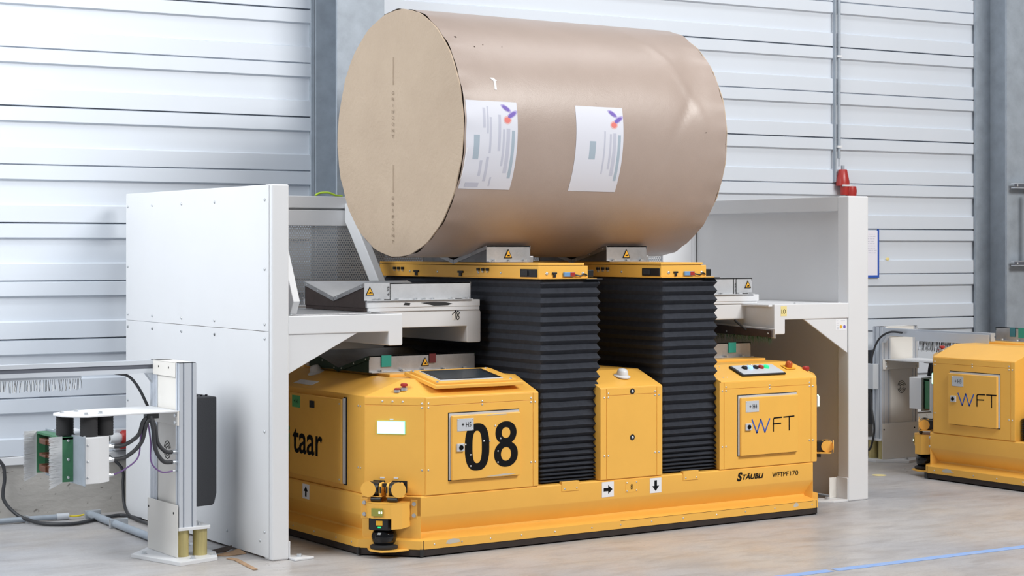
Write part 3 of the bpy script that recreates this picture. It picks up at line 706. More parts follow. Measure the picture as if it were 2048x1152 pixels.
    # --- front doors
    def door(x0, x1, z0, z1, axis='y', gs=1, lab=None):
        """proud door with a grey gasket showing on two edges; on the front face"""
        gx0, gx1 = (x0 - 0.009, x1) if gs > 0 else (x0, x1 + 0.009)
        MB().box(gx0 - 0.004, gx1 + 0.004, fy - 0.0045, fy - 0.003, z0 - 0.004, z1 + 0.016).build('door_recess', HOLE, A)
        MB().box(gx0, gx1, fy - 0.010, fy - 0.003, z0 + 0.002, z1 + 0.011).build('door_gasket', LAB, A)
        return MB().box(x0, x1, fy - 0.026, fy - 0.008, z0, z1).build('door', YEL, A, 0.004, label=lab)
    dy = fy - 0.026
    U, V = (1, 0, 0), (0, 0, 1)
    if near:
        d1 = door(-1.207, -0.772, 0.388, 0.728, lab='front door numbered 08')
        # digit 0
        n = 40
        def ring(cx, cz, rx, rz_, ix, iz, e1=2.6, e2=2.6, nm='digit', yo=0.0):
            b = MB(); V1 = []; V2 = []
            for k in range(n):
                t = 2 * pi * k / n; c, s_ = math.cos(t), math.sin(t)
                f = lambda a, e: math.copysign(abs(a) ** (2 / e), a)
                V1.append((cx + rx * f(c, e1), dy - 0.0012 - yo, cz + rz_ * f(s_, e1))); V2.append((cx + ix * f(c, e2), dy - 0.0012 - yo, cz + iz * f(s_, e2)))
            b.add(V1 + V2 + [(x, dy - 0.0001, z) for x, _, z in V1] + [(x, dy - 0.0001, z) for x, _, z in V2],
                  [(i, (i + 1) % n, n + (i + 1) % n, n + i) for i in range(n)] + [(i, (i + 1) % n, 2 * n + (i + 1) % n, 2 * n + i) for i in range(n)] + [(n + i, n + (i + 1) % n, 3 * n + (i + 1) % n, 3 * n + i) for i in range(n)])
            return b.build(nm, INK, d1)
        ring(-1.052, 0.556, 0.077, 0.125, 0.030, 0.086)
        ring(-0.868, 0.622, 0.068, 0.061, 0.028, 0.029, 2.1, 2.1); ring(-0.868, 0.508, 0.076, 0.069, 0.033, 0.037, 2.1, 2.1, yo=0.0004)
        for x, z in ((-1.125, 0.573), (-0.938, 0.662), (-1.010, 0.585), (-0.972, 0.583), (-1.094, 0.516), (-0.903, 0.593), (-0.92, 0.526), (-1.093, 0.457), (-0.92, 0.466)): screw(A, (x, dy - 0.001, z), s=0.8)
        plate((-1.0, dy, 0.716), U, V, [(0, 0), (0.06, 0.003), (0.14, 0.004), (0.13, 0.008), (0.05, 0.008)], 0.0006, 'paint_scuff', SCUF, A)
        plate((-1.0, dy, 0.392), U, V, [(0, 0.003), (0.1, 0.0), (0.2, 0.006), (0.12, 0.011), (0.04, 0.006)], 0.0006, 'paint_scuff', SCUF, A)
        tg = 'H5'; tx = -1.17; door2 = door(0.793, 1.245, 0.39, 0.732, lab='front door with thin WFT lettering'); tags = [('+ H5', -1.177, d1), ('+ H4', 0.826, door2)]; wft = [0.876]; drs = [door2]
    else:
        d1 = door(-1.20, -0.775, 0.388, 0.728, gs=-1, lab='door with thin WFT lettering'); door2 = door(0.793, 1.245, 0.39, 0.732, gs=-1)
        tags = [('+ H3', -1.165, d1), ('+ H2', 0.826, door2)]; wft = [-1.11, 0.876]; drs = [d1, door2]
    for tx, x, dd in tags:
        MB().box(x, x + 0.102, dy - 0.002, dy, 0.645, 0.711).build('tag_plate', LAB, dd, 0.0005)
        text(tx, (x + 0.028, dy - 0.002, 0.665), U, V, 0.058, 0.026, INK, dd)
        for a in (0.006, 0.096):
            for z in (0.651, 0.705): screw(A, (x + a, dy - 0.002, z), s=0.5)
        MB().box(x - 0.004, x + 0.04, dy - 0.012, dy, 0.539, 0.58).build('lock_plate', LAB, dd, 0.002)
        MB().lathe((x + 0.018, dy - 0.012, 0.5595), [(0.013, 0), (0.013, -0.003), (0.009, -0.003), (0.009, -0.001), (0.004, -0.001), (0.004, -0.004), (0, -0.004)], 'y', 18).build('keyhole', INK, dd, smooth=40)
    def stroke(pts, wd, m, par, lab=None, y=dy):
        b = MB()
        for (a, c) in zip(pts[:-1], pts[1:]):
            a = Vector(a); c = Vector(c); d = (c - a).normalized(); nn = Vector((-d.y, d.x)) * wd / 2; a = a - d * wd * 0.3; c = c + d * wd * 0.3
            Q = [a - nn, c - nn, c + nn, a + nn]
            b.add([(q.x, y - 0.001, q.y) for q in Q] + [(q.x, y, q.y) for q in Q], [(0, 1, 2, 3), (4, 5, 6, 7), (0, 1, 5, 4), (1, 2, 6, 5), (2, 3, 7, 6), (3, 0, 4, 7)])
        b.build('lettering', m, par, label=lab)
    for x, dd in zip(wft, drs):
        z = 0.521
        stroke([(x, z + 0.078), (x + 0.037, z), (x + 0.068, z + 0.078), (x + 0.1, z), (x + 0.138, z + 0.078)], 0.0088, BLUE, dd, 'letter W in blue')
        stroke([(x + 0.167, z + 0.002), (x + 0.167, z + 0.073), (x + 0.174, z + 0.08), (x + 0.234, z + 0.082)], 0.0078, INK, dd); stroke([(x + 0.167, z + 0.045), (x + 0.226, z + 0.047)], 0.0078, INK, dd)
        stroke([(x + 0.249, z + 0.082), (x + 0.332, z + 0.084)], 0.0078, INK, dd); stroke([(x + 0.293, z + 0.084), (x + 0.293, z + 0.002)], 0.0078, INK, dd)
    # lettering and signs on the skirt
    text('S', (0.78, fy - 0.0015, 0.240), U, V, 0.042, 0.052, INK, A, 0.04, 0.25)
    text('TÄUBLI', (0.822, fy - 0.0015, 0.247), U, V, 0.165, 0.037, INK, A, 0.035, 0.25)
    text('WFT', (1.056, fy - 0.0015, 0.246), U, V, 0.085, 0.028, INK, A, 0.012)
    text('PF170', (1.143, fy - 0.0015, 0.246), U, V, 0.121, 0.028, INK, A)
    def arrow(org, u, v, sz, ang, par):
        u = Vector(u); v = Vector(v)
        plate(org, u, v, rect(0, sz, 0, sz * 1.02), 0.0008, 'arrow_sign', WLAB, par)
        ar = [(-0.36, -0.11), (0.02, -0.11), (0.02, -0.30), (0.38, 0.0), (0.02, 0.30), (0.02, 0.11), (-0.36, 0.11)]
        c, s_ = math.cos(ang), math.sin(ang)
        o = Vector(org) + u.cross(v) * 0.0008
        plate(o, u, v, [(sz / 2 + sz * (x * c - y * s_), sz / 2 + sz * (x * s_ + y * c)) for x, y in ar], 0.0006, 'arrow', INK, par)
    arrow((-0.209, fy - 0.0016, 0.221), U, V, 0.083, 0, A); arrow((0.130, fy - 0.0016, 0.219), U, V, 0.083, -pi / 2, A)
    MB().box(-0.043, 0.043, fy - 0.003, fy, 0.236, 0.300).build('small_plate', YEL, A, 0.001)
    for x in (-0.034, 0.034):
        for z in (0.245, 0.291): screw(A, (x, fy - 0.003, z), s=0.8)
    text('8', (-0.008, fy - 0.003, 0.252), U, V, 0.014, 0.03, INK, A)
    for x0, x1 in ((-0.484, -0.366), (0.372, 0.487)):
        MB().box(x0, x1, fy - 0.005, fy + 0.02, 0.274, 0.327).build('retaining_tab', YEL, A, 0.002)
        for x in (x0 + 0.018, x1 - 0.018): screw(A, (x, fy - 0.005, 0.288), s=0.8)
    for z in (0.804, 0.545):
        MB().lathe((0.003, fy - 0.003, z), [(0.0165, 0), (0.0165, -0.003), (0.009, -0.004), (0.009, -0.004)], 'y', 20).build('port_ring', BLK, A, smooth=40)
        MB().lathe((0.003, fy - 0.007, z), [(0.008, 0), (0.006, -0.002), (0, -0.003)], 'y', 14).build('port_stud', LAB, A, smooth=40)
    # sensor domes on the roof slopes
    for (x, y, z, ry, rx_) in ((0.03, -0.785, 0.878, 0, 0.2), (-1.40, 0.22, 0.897, -0.3, 0)):
        b = MB().lathe((0, 0, 0), [(0.048, 0), (0.048, 0.005), (0.034, 0.012), (0.031, 0.032), (0.022, 0.044), (0, 0.048)], n=24)
        o = b.build('sensor_dome', WHT, A, smooth=50, label='white domed sensor'); o.location = (x, y, z); o.rotation_euler = (rx_, ry, 0)
    # control tablet on the left roof
    if near:
        hu, hv = Vector((1, 0, 0)), Vector((0, 0.9856, 0.169)); o0 = Vector((-1.285, -0.895, 0.872))
        plate(o0 + Vector((0, 0, -0.004)), hu, hv, rect(0, 0.56, 0.0, 0.33), 0.02, 'tablet_housing', YEL, A, bevel=0.004)
        plate(o0 + Vector((0.02, 0.008, 0.016)), hu, hv, rect(0, 0.50, 0.0, 0.29), 0.014, 'tablet_housing', YEL, A, bevel=0.003)
        plate(o0 + Vector((0.055, 0.035, 0.034)), hu, hv, rect(0, 0.395, 0.0, 0.225), 0.005, 'screen_bezel', LAB, A, bevel=0.002)
        plate(o0 + Vector((0.060, 0.045, 0.041)), hu, hv, rect(0, 0.385, 0.0, 0.205), 0.002, 'screen_border', BLK, A)
        plate(o0 + Vector((0.080, 0.055, 0.0445)), hu, hv, rect(0, 0.335, 0.0, 0.18), 0.0006, 'touch_screen', SCR, A, label='dark touch screen')
        for x in (0.025, 0.49):
            for y in (0.02, 0.27): boltv(A, o0 + Vector((x, y, 0.028 + y * 0.17)), 0.6)
        hu2 = hv
    # button panel on the right roof
    sl = Vector((0, 0.938, 0.346))
    pp = Vector((0.87, -0.862, 0.850))
    plate(pp + Vector((-0.006, -0.004, 0)), U, sl, rect(0, 0.345, 0, 0.135), 0.010, 'panel_base', BLK, A, bevel=0.003)
    plate(pp + Vector((0.008, 0.002, 0.010)), U, sl, rect(0, 0.325, 0, 0.125), 0.006, 'button_panel', LAB, A, bevel=0.003)
    for k, m in enumerate((BLK, LITB, BLK, RED, LITG)):
        b = MB().lathe((0, 0, 0), [(0.019, 0), (0.019, 0.006), (0.016, 0.012), (0, 0.013)], n=18)
        o = b.build('push_button', m, A, smooth=40); o.location = pp + Vector((0.075 + 0.043 * k, 0, 0.016)) + sl * 0.075; o.rotation_euler = (0.353, 0, 0)
    plate(Vector((1.275, -0.80, 0.874)), U, sl, rect(0, 0.075, 0, 0.06), 0.004, 'beacon_plate', INKY, A, bevel=0.001)
    o = MB().lathe((0, 0, 0), [(0.022, 0), (0.022, 0.012), (0.020, 0.030), (0.012, 0.036), (0, 0.037)], n=16).build('beacon', AMB, A, smooth=50); o.location = (1.312, -0.775, 0.888); o.rotation_euler = (0.35, 0, 0)
    # left side face doors
    X0 = -1.585
    for (ya, yb, first) in ((-0.455, 0.150, True), (0.165, 0.60, False)):
        MB().box(X0 - 0.022, X0 - 0.002, ya, yb, 0.348, 0.800).build('side_door', YEL, A, 0.004)
        if first:
            MB().box(X0 - 0.005, X0 - 0.0, ya - 0.028, ya, 0.343, 0.812).build('door_recess', HOLE, A)
            MB().box(X0 - 0.014, X0 - 0.002, ya - 0.022, ya - 0.004, 0.350, 0.806).build('door_gasket', LAB, A)
    for z in (0.37, 0.775): screw(A, (X0 - 0.022, -0.435, z), '-x', 0.8)
    for z in (0.776, 0.45):
        for y in (-0.63, -0.605): screw(A, (X0, y, z), '-x', 0.9)
    if near:
        ux = (0, -1, 0)
        text('taar', (X0 - 0.0225, 0.108, 0.468), ux, V, 0.352, 0.137, INK, A, 0.012, label='black bold taar lettering')
        text('i', (X0 - 0.0225, 0.170, 0.468), ux, V, 0.028, 0.145, GLAB, A, 0.012, label='green letter i')
        plate((X0 - 0.022, 0.115, 0.722), ux, V, rect(0, 0.096, 0, 0.066), 0.001, 'tag_label', GLAB, A, 'green tag label')
        text('+ H1', (X0 - 0.0232, 0.09, 0.745), ux, V, 0.05, 0.022, INK, A)
        plate((X0 - 0.022, -0.10, 0.733), ux, V, rect(0, 0.052, 0, 0.038), 0.006, 'square_lock', BLK, A, bevel=0.002)
        arrow(Vector((-1.604, -0.005, 0.222)), ux, V, 0.08, pi / 2, A)
        sl2 = Vector((0.938, 0, 0.346))
        plate(Vector((-1.545, 0.22, 0.8455)), (0, -1, 0), sl2, rect(0, 0.22, 0, 0.05), 0.002, 'type_plate', WLAB, A)
    # low saddle on the left cabinet roof and its twin
    sl0 = -1.378 if near else -1.30
    saddle(A, sl0, -0.692, 0.0, 1.020, 0.927, GRND, STEELD if near else STEEL)
    saddle(A, 0.692, 1.378, 0.0, 1.020, 0.927, GRND, STEEL)
    for sx0 in (sl0, 0.692):
        for k in range(5): link('bolt', _btv, A, loc=(sx0 + 0.07 + 0.135 * k, -0.37, 0.930))
        warn_sign(A, (sx0 + 0.355, -0.358, 0.955), U, V, 0.05)
        for xa, wd, zlo, m, nm in (((0.075, 0.062, 0.958, GTAPE, 'green_tape'), (0.382, 0.042, 0.970, DRED, 'dark_red_tape')) if near else ((0.13, 0.045, 0.958, TTAPE, 'teal_tape'), (0.205, 0.06, 0.952, GTAPE, 'green_tape'))):
            if sx0 > 0: xa = 0.686 - xa - wd - (0.05 if m is not DRED else 0.2)
            MB().box(sx0 + xa, sx0 + xa + wd, -0.3605, -0.358, zlo, 1.021).build(nm, m, A)
    # lifts
    zt = 1.445 if near else 0.47; fr = 0.0 if near else 0.12
    for k in (0, 1):
        dx = 0.855 * k
        bellows(A, (-0.59 if near else -0.635) + dx, -0.178 + dx, -0.872, 0.872, 0.318, zt - 0.004)
        x0 = -0.61 + dx; x1 = -0.275 + dx
        MB().box(x0, x1, -0.872 + fr, 0.872, zt, zt + 0.067).build('lift_plate', YEL, A, 0.002)
        MB().box(x0 - 0.004, x1 + 0.052, -0.885 + fr, 0.885, zt - 0.004, zt).build('lift_flange', YEL, A)
        MB().box(x1 - 0.02, x1 + 0.09, -0.888, 0.888, zt - 0.009, zt - 0.004).build('rubber_skirt', BLKM, A)
        MB().box(x0, x1 - 0.024, -0.87 + fr, 0.87, zt + 0.070, zt + 0.084).build('top_sheet', YEL, A, 0.001)
        MB().box(x0 + 0.01, x1 - 0.03, -0.86 + fr, 0.86, zt + 0.066, zt + 0.071).build('shadow_gap', HOLE, A)
        if near:
            saddle(A, x0 - 0.001, x0 + 0.300, 0.0, 1.624, 1.531, STEELD, STEEL)
            for xx in (0.045, 0.15, 0.255): link('bolt', _btv, A, loc=(x0 + xx, -0.370, 1.5345))
            warn_sign(A, (x0 + 0.145, -0.358, 1.553), U, V, 0.055)
            MB().box(x0 + 0.3, x0 + 0.36, -0.30, -0.2, 1.531, 1.565).build('stop_block', STEEL, A, 0.002)
            # fittings on the side facing left
            xs = x0
            for y0 in (-0.37, 0.58):
                for j in range(3):
                    MB().box(xs - 0.014, xs, y0 + j * 0.048 - 0.011, y0 + j * 0.048 + 0.011, zt + 0.036, zt + 0.052).build('plug', BLK, A, 0.003)
                    MB().box(xs - 0.010, xs, y0 + j * 0.048 - 0.005, y0 + j * 0.048 + 0.005, zt + 0.026, zt + 0.038).build('plug_stem', BOLT, A)
            for y0 in (-0.08, 0.42):
                MB().box(xs - 0.008, xs, y0 - 0.028, y0 + 0.028, zt + 0.022, zt + 0.034).build('t_clip', BLK, A, 0.001); MB().box(xs - 0.008, xs, y0 - 0.013, y0 + 0.013, zt + 0.002, zt + 0.022).build('t_clip', BLK, A, 0.001)
            for y0 in (-0.27, 0.18, 0.50, -0.50): screw(A, (xs, y0, zt + 0.026), '-x', 1.2)
            MB().box(xs - 0.006, xs, -0.862, -0.70, zt + 0.006, zt + 0.05).build('latch_recess', BLK, A, 0.002)
            MB().box(xs - 0.014, xs - 0.004, -0.78, -0.72, zt + 0.012, zt + 0.042).build('latch', BLKM, A, 0.003)
            MB().box(xs - 0.003, xs + 0.035, 0.874, 0.91, zt + 0.0, zt + 0.05).build('end_latch', BLK, A, 0.003)
            # fittings on the front end
            yf = -0.872
            MB().box(x0 + 0.165, x0 + 0.238, yf - 0.014, yf, zt + 0.008, zt + 0.032).build('sensor_body', SBLU, A, 0.002, label='blue light sensor')
            MB().box(x0 + 0.205, x0 + 0.236, yf - 0.0165, yf - 0.012, zt + 0.009, zt + 0.031).build('sensor_window', RED, A, 0.001)
            MB().tube([(x0 + 0.24, yf - 0.008, zt + 0.018), (x0 + 0.275, yf - 0.016, zt + 0.012), (x0 + 0.30, yf - 0.01, zt + 0.022), (x0 + 0.325, yf - 0.004, zt + 0.014)], 0.0045, 8, 4).build('sensor_cable', BLK, A, smooth=60)
            MB().box(x0 + 0.09, x0 + 0.12, yf - 0.008, yf, zt + 0.022, zt + 0.032).build('t_clip', BLK, A, 0.001); MB().box(x0 + 0.098, x0 + 0.112, yf - 0.008, yf, zt + 0.004, zt + 0.022).build('t_clip', BLK, A, 0.001)
            for xx in (0.055, 0.30): screw(A, (x0 + xx, yf, zt + 0.025), s=1.5)
            MB().box(x1 + 0.0, x1 + 0.048, yf + 0.012, yf + 0.06, zt + 0.004, zt + 0.044).build('end_latch', BLK, A, 0.003)
    return A
agv = make_agv('guided_vehicle', 'yellow automated guided vehicle numbered 08 carrying the big brown reel', (6.3, 9.07, 0), 0, True)
agv2 = make_agv('guided_vehicle', 'yellow automated guided vehicle cut off by the right edge, parked beyond the station', (10.50, 7.559, 0), -pi / 2, False); agv2.scale = (1.015, 1.03, 1.03)

# ---------------------------------------------------------------- transfer station (white steel frame)
ST = thing('reel_station', 'white steel reel transfer station straddling the yellow vehicle', 'machine', (6.285, 9.2, 0))
def sbx(x0, x1, y0, y1, z0, z1, nm, m=WHT, bv=0.004, label=None):
    return MB().box(x0 - 6.285, x1 - 6.285, y0 - 9.2, y1 - 9.2, z0, z1).build(nm, m, ST, bv, label=label)
def spr(pts, a, b, ax, nm, m=WHT, bv=0.003, label=None):
    ox, oy = 6.285, 9.2
    if ax == 'x': P = [(p[0] - oy, p[1]) for p in pts]; a -= ox; b -= ox
    elif ax == 'y': P = [(p[0] - ox, p[1]) for p in pts]; a -= oy; b -= oy
    else: P = [(p[0] - ox, p[1] - oy) for p in pts]
    return MB().prism(P, a, b, ax).build(nm, m, ST, bv, label=label)
def sloc(x, y, z): return (x - 6.285, y - 9.2, z)
XL, ZT = 4.212, 1.94
# left tower
sbx(XL, XL + 0.098, 8.470, 8.56, 0.0, ZT, 'post', bv=0.008)
sbx(XL - 0.004, XL, 8.50, 10.42, 1.180, ZT - 0.004, 'side_sheet', bv=0.001)
sbx(XL - 0.004, XL, 8.50, 10.42, 0.012, 1.1775, 'side_sheet', bv=0.001)
sbx(XL, XL + 0.06, 8.56, 10.42, 1.88, ZT - 0.002, 'top_rail'); sbx(XL, XL + 0.06, 10.34, 10.42, 0.012, 1.88, 'post')
sbx(XL, XL + 0.06, 8.56, 10.34, 0.012, 0.08, 'bottom_rail')
for y in (8.545, 9.16, 9.60, 10.02, 10.39):
    for z in (1.86, 1.215, 1.14, 0.14 if y < 9 else 1.14): screw(ST, sloc(XL - 0.004, y, z), '-x', 1.35)
for y, z in ((8.545, 1.50), (10.39, 1.50), (8.545, 0.66), (8.60, 0.09), (9.0, 0.09), (10.39, 0.7), (10.39, 0.3)): screw(ST, sloc(XL - 0.004, y, z), '-x', 1.35)
spr([(4.31, 8.47), (4.31, 8.56), (4.40, 8.50), (4.43, 8.42), (4.31, 8.40)], 0.0, 0.012, 'z', 'foot_plate')
sbx(4.31, 4.318, 8.47, 8.56, 0.0, 0.095, 'foot_plate'); boltv(ST, sloc(4.365, 8.465, 0.012), 1.3)
# left arm, hanging beam, gusset, deck
spr([(4.306, 1.163), (4.902, 1.163), (4.902, 1.094), (4.908, 1.088), (4.983, 1.088), (4.989, 1.094), (4.989, 1.258), (4.306, 1.258)], 8.470, 8.55, 'y', 'arm', bv=0.006)
sbx(4.903, 4.988, 8.545, 9.9, 1.089, 1.244, 'cross_beam', bv=0.004)
spr([(4.309, 0.958), (4.309, 1.170), (4.735, 1.170), (4.715, 1.160)], 8.478, 8.490, 'y', 'gusset')
sbx(4.306, 4.99, 8.50, 10.0, 1.245, 1.258, 'deck'); sbx(4.33, 4.885, 8.52, 9.95, 1.258, 1.262, 'deck_sheet', STEEL, 0.001)
for x, y in ((4.36, 8.55), (4.86, 8.6), (4.36, 9.2)): boltv(ST, sloc(x, y, 1.262), 0.7)
spr([(8.60, 1.262), (8.56, 1.33), (8.72, 1.66), (8.80, 1.66), (8.80, 1.262)], 4.38, 4.42, 'x', 'gusset')
# long beam carrying the cradle, marked 18
spr([(4.99, 1.170), (5.553, 1.170), (5.553, 1.083), (5.559, 1.077), (5.641, 1.077), (5.647, 1.083), (5.647, 1.250), (5.638, 1.262), (4.99, 1.262)], 8.712, 8.80, 'y', 'beam', bv=0.005); sbx(4.99, 5.55, 8.795, 9.55, 1.171, 1.261, 'beam'); sbx(5.554, 5.646, 8.795, 9.9, 1.078, 1.260, 'cross_beam', bv=0.004)
sbx(4.90, 5.634, 8.700, 9.45, 1.283, 1.320, 'mounting_plate', bv=0.003); sbx(4.91, 5.634, 8.704, 9.44, 1.262, 1.2825, 'mounting_plate', bv=0.002)
spr([(4.944 + 6 * 0 + 0.36, 1.294), (5.33, 1.288), (5.42, 1.29), (5.45, 1.299), (5.40, 1.308), (5.31, 1.310), (5.24, 1.306)], 8.6992, 8.70, 'y', 'worn_spot', BLKM, 0)
spr([(5.13, 1.295), (5.17, 1.293), (5.175, 1.306), (5.14, 1.309)], 8.6992, 8.70, 'y', 'worn_spot', BLKM, 0)
saddle(ST, 4.893 - 6.285, 5.580 - 6.285, 9.07 - 9.2, 1.418, 1.321, BRN, STEELL, blk=1.283)
sbx(4.90, 4.95, 8.72, 9.42, 1.262, 1.283, 'end_board_foot', BRN, 0.002)
MB().box(4.893 - 6.285 - 0.0015, 4.893 - 6.285 + 0.16, -0.486, -0.4845, 1.325, 1.419).build('cover_sheet', STEELL, ST)
for x in (4.95, 4.98, 5.09, 5.21, 5.265, 5.32, 5.44, 5.53, 5.56): link('bolt', _btv, ST, loc=sloc(x, 8.700, 1.3215))
for x in (5.01, 5.47): sbx(x, x + 0.035, 8.69, 8.705, 1.322, 1.330, 'shim', BLK, 0.001)
warn_sign(ST, sloc(4.925, 8.7128, 1.352), (1, 0, 0), (0, 0, 1), 0.052)
sbx(5.052, 5.0545, 8.7120, 8.7135, 1.325, 1.418, 'sheet_joint', HOLE, 0)
text('6.25', sloc(5.047, 8.7125, 1.35), (0, 0, 1), (-1, 0, 0), 0.05, 0.012, INK, ST)
plate(sloc(5.455, 8.712, 1.205), (1, 0, 0), (0, 0, 1), rect(0, 0.05, 0, 0.045), 0.0006, 'masking_tape', WHT2, ST)
def scribble(pts, ox, oz, y, wd, nm='handwriting'):
    MB().tube([sloc(ox + a, y, oz + c) for a, c in pts], wd * 1.7, 5, 4).build(nm, INK, ST)
scribble([(0, 0.028), (0.018, 0.045), (0.024, 0.050), (0.021, 0.025), (0.017, -0.002)], 5.455, 1.208, 8.711, 0.0014)
scribble([(0.046, 0.043), (0.036, 0.047), (0.030, 0.038), (0.036, 0.026), (0.046, 0.014), (0.042, 0.002), (0.034, 0.0), (0.029, 0.010), (0.036, 0.024), (0.048, 0.036), (0.046, 0.043)], 5.455, 1.208, 8.711, 0.0014)
# back frame: twin rails, perforated sheet, slanted braces
sbx(4.27, 8.26, 10.0, 10.06, 1.858, 1.932, 'back_rail'); sbx(4.27, 8.26, 10.004, 10.06, 1.748, 1.846, 'back_rail')
sbx(4.27, 8.26, 10.03, 10.055, 1.846, 1.858, 'rail_spacer', WHT, 0.0); sbx(4.27, 8.26, 10.0, 10.06, 1.10, 1.262, 'back_rail')
for x in (4.62, 5.5, 6.4, 7.3): sbx(x, x + 0.25, 10.002, 10.03, 1.846, 1.858, 'rail_spacer', WHT, 0)
MB().box(-1.985, 1.715, 0, 0.0015, 0, 0.49).build('perforated_sheet', PERF, ST); bpy.data.objects['perforated_sheet'].location = (0, 0.82, 1.26)
sbx(8.0, 8.26, 10.0, 10.01, 1.262, 1.748, 'blank_sheet')
sbx(4.28, 8.30, 10.06, 10.065, 0.02, 1.262, 'rear_light_blocker', bv=0)  # added sheet, blocks light that would enter under the deck from behind
def brace(x):
    spr([(10.0, 1.895), (9.945, 1.895), (9.40, 1.262), (9.47, 1.262)][::1], x, x + 0.045, 'x', 'brace', bv=0.004)
def brace2(x): spr([(9.995, 1.89), (9.95, 1.885), (9.575, 1.42), (9.435, 1.262), (9.56, 1.262), (9.995, 1.78)], x, x + 0.05, 'x', 'brace', bv=0.005)
brace2(5.47); brace2(7.05)
# right tower
XI, YF = 8.26, 8.44
sbx(XI, XI + 0.175, YF, YF + 0.10, 0.0, 1.945, 'post', bv=0.008)
sbx(XI + 0.004, XI + 0.10, YF + 0.10, 10.1, 1.85, 1.944, 'top_rail'); sbx(XI + 0.045, XI + 0.05, YF + 0.09, 10.1, 1.262, 1.86, 'inner_sheet', bv=0)
sbx(XI + 0.045, XI + 0.05, YF + 0.09, 10.1, 0.015, 1.24, 'inner_sheet', bv=0); sbx(XI + 0.09, XI + 0.095, YF + 0.09, 10.1, 0.012, 1.94, 'side_sheet', bv=0)
sbx(XI + 0.004, XI + 0.09, 10.0, 10.1, 0.0, 1.85, 'post'); sbx(XI + 0.041, XI + 0.045, 9.993, 9.997, 1.262, 1.85, 'sheet_joint', HOLE, 0)
spr([(7.63, 1.084), (7.636, 1.078), (7.712, 1.078), (7.718, 1.084), (7.718, 1.168), (8.262, 1.168), (8.262, 1.264), (7.63, 1.264)], YF, YF + 0.08, 'y', 'arm', bv=0.006); sbx(7.631, 7.717, YF + 0.075, 9.9, 1.079, 1.247, 'cross_beam', bv=0.004)
spr([(8.257, 0.945), (8.257, 1.175), (7.87, 1.175), (7.885, 1.165)], YF + 0.008, YF + 0.020, 'y', 'gusset')
sbx(7.60, XI + 0.04, YF + 0.02, 10.0, 1.248, 1.262, 'deck')
for x, y in ((7.9, 8.55), (8.24, 8.5)): boltv(ST, sloc(x, y, 1.262), 0.6)
sbx(XI - 0.01, XI, YF + 0.0, YF + 0.10, 0.0, 0.15, 'foot_plate'); spr([(8.26, 8.44), (8.26, 8.55), (8.10, 8.60), (8.05, 8.50), (8.13, 8.44)], 0.0, 0.014, 'z', 'foot_plate'); boltv(ST, sloc(8.15, 8.52, 0.014), 1.3)
spr([(8.19, 0.014), (8.255, 0.014), (8.255, 0.145), (8.19, 0.145)], YF + 0.10, YF + 0.106, 'y', 'foot_plate', WHT2)
sbx(6.94, 7.66, 8.712, 9.55, 1.165, 1.262, 'beam', bv=0.008); sbx(6.94, 7.735, 8.700, 9.45, 1.277, 1.320, 'mounting_plate'); sbx(6.94, 7.725, 8.704, 9.44, 1.262, 1.2765, 'mounting_plate')
saddle(ST, 6.99 - 6.285, 7.690 - 6.285, 9.07 - 9.2, 1.424, 1.321, BRN, STEELL, blk=1.283)
warn_sign(ST, sloc(7.653, 8.7128, 1.36), (1, 0, 0), (0, 0, 1), 0.052)
for x in (7.535, 7.555): sbx(x, x + 0.003, 8.7120, 8.7135, 1.325, 1.42, 'sheet_joint', HOLE, 0)
text('6.25', sloc(7.553, 8.7125, 1.34), (0, 0, 1), (-1, 0, 0), 0.05, 0.008, INK, ST)
for x in (7.42, 7.56, 7.64, 7.665): link('bolt', _btv, ST, loc=sloc(x, 8.700, 1.3215))
sbx(7.60, 7.635, 8.69, 8.705, 1.322, 1.330, 'shim', BLK, 0.001)
plate(sloc(7.682, YF, 1.19), (1, 0, 0), (0, 0, 1), rect(0, 0.05, 0, 0.062), 0.0008, 'yellow_note', POST, ST, 'small yellow note reading 1.0')
text('I.O', sloc(7.687, YF - 0.0008, 1.205), (1, 0, 0), (0, 0, 1), 0.034, 0.028, INK, ST, name='handwriting')
plate(sloc(8.155, YF + 0.008, 1.09), (1, 0, 0), (0, 0, 1), rect(0, 0.095, 0, 0.07), 0.0008, 'sticker_sheet', WLAB, ST)
for x, m in ((8.20, INKY), (8.23, PRP2)):
    q = MB().cyl(sloc(x, YF + 0.0065, 1.112), 0.011, 0.0012, 'y', 18).build('round_emblem', m, ST)
b = MB()
for z, xa, xb in ((1.15, 8.162, 8.175), (1.15, 8.20, 8.235), (1.135, 8.162, 8.18), (1.122, 8.162, 8.185), (1.108, 8.165, 8.18), (1.098, 8.165, 8.178)): b.box(xa - 6.285, xb - 6.285, YF + 0.0065 - 9.2, YF + 0.0072 - 9.2, z, z + 0.003)
b.build('faded_text', LILAC, ST)
# brush board under the right deck, dark strut
spr([(8.43, 1.06), (8.43, 1.105), (9.25, 1.135), (9.25, 1.075)], 7.595, 7.605, 'x', 'brush_board', BRN)
spr([(8.41, 1.055), (8.41, 1.115), (9.27, 1.145), (9.27, 1.135)], 7.605, 7.612, 'x', 'brush_backing', WHT)
MB().tube([sloc(7.55, 8.72, 1.16), sloc(7.56, 8.62, 1.10)], 0.007, 6, 1).build('strut', BLK, ST)
for y in (8.46, 8.85): screw(ST, sloc(7.595, y, 1.085), '-x', 0.9)
b = MB()
for k in range(420):
    y = 8.44 + 0.8 * random.random(); x = 7.60 + random.uniform(-0.004, 0.004); l = random.uniform(0.035, 0.075); dx, dy = random.uniform(-0.02, 0.02), random.uniform(-0.02, 0.02)
    z = 1.075
    b.add([sloc(x - 0.001, y, z), sloc(x + 0.001, y, z), sloc(x + dx, y + dy, z - l)], [(0, 1, 2)])
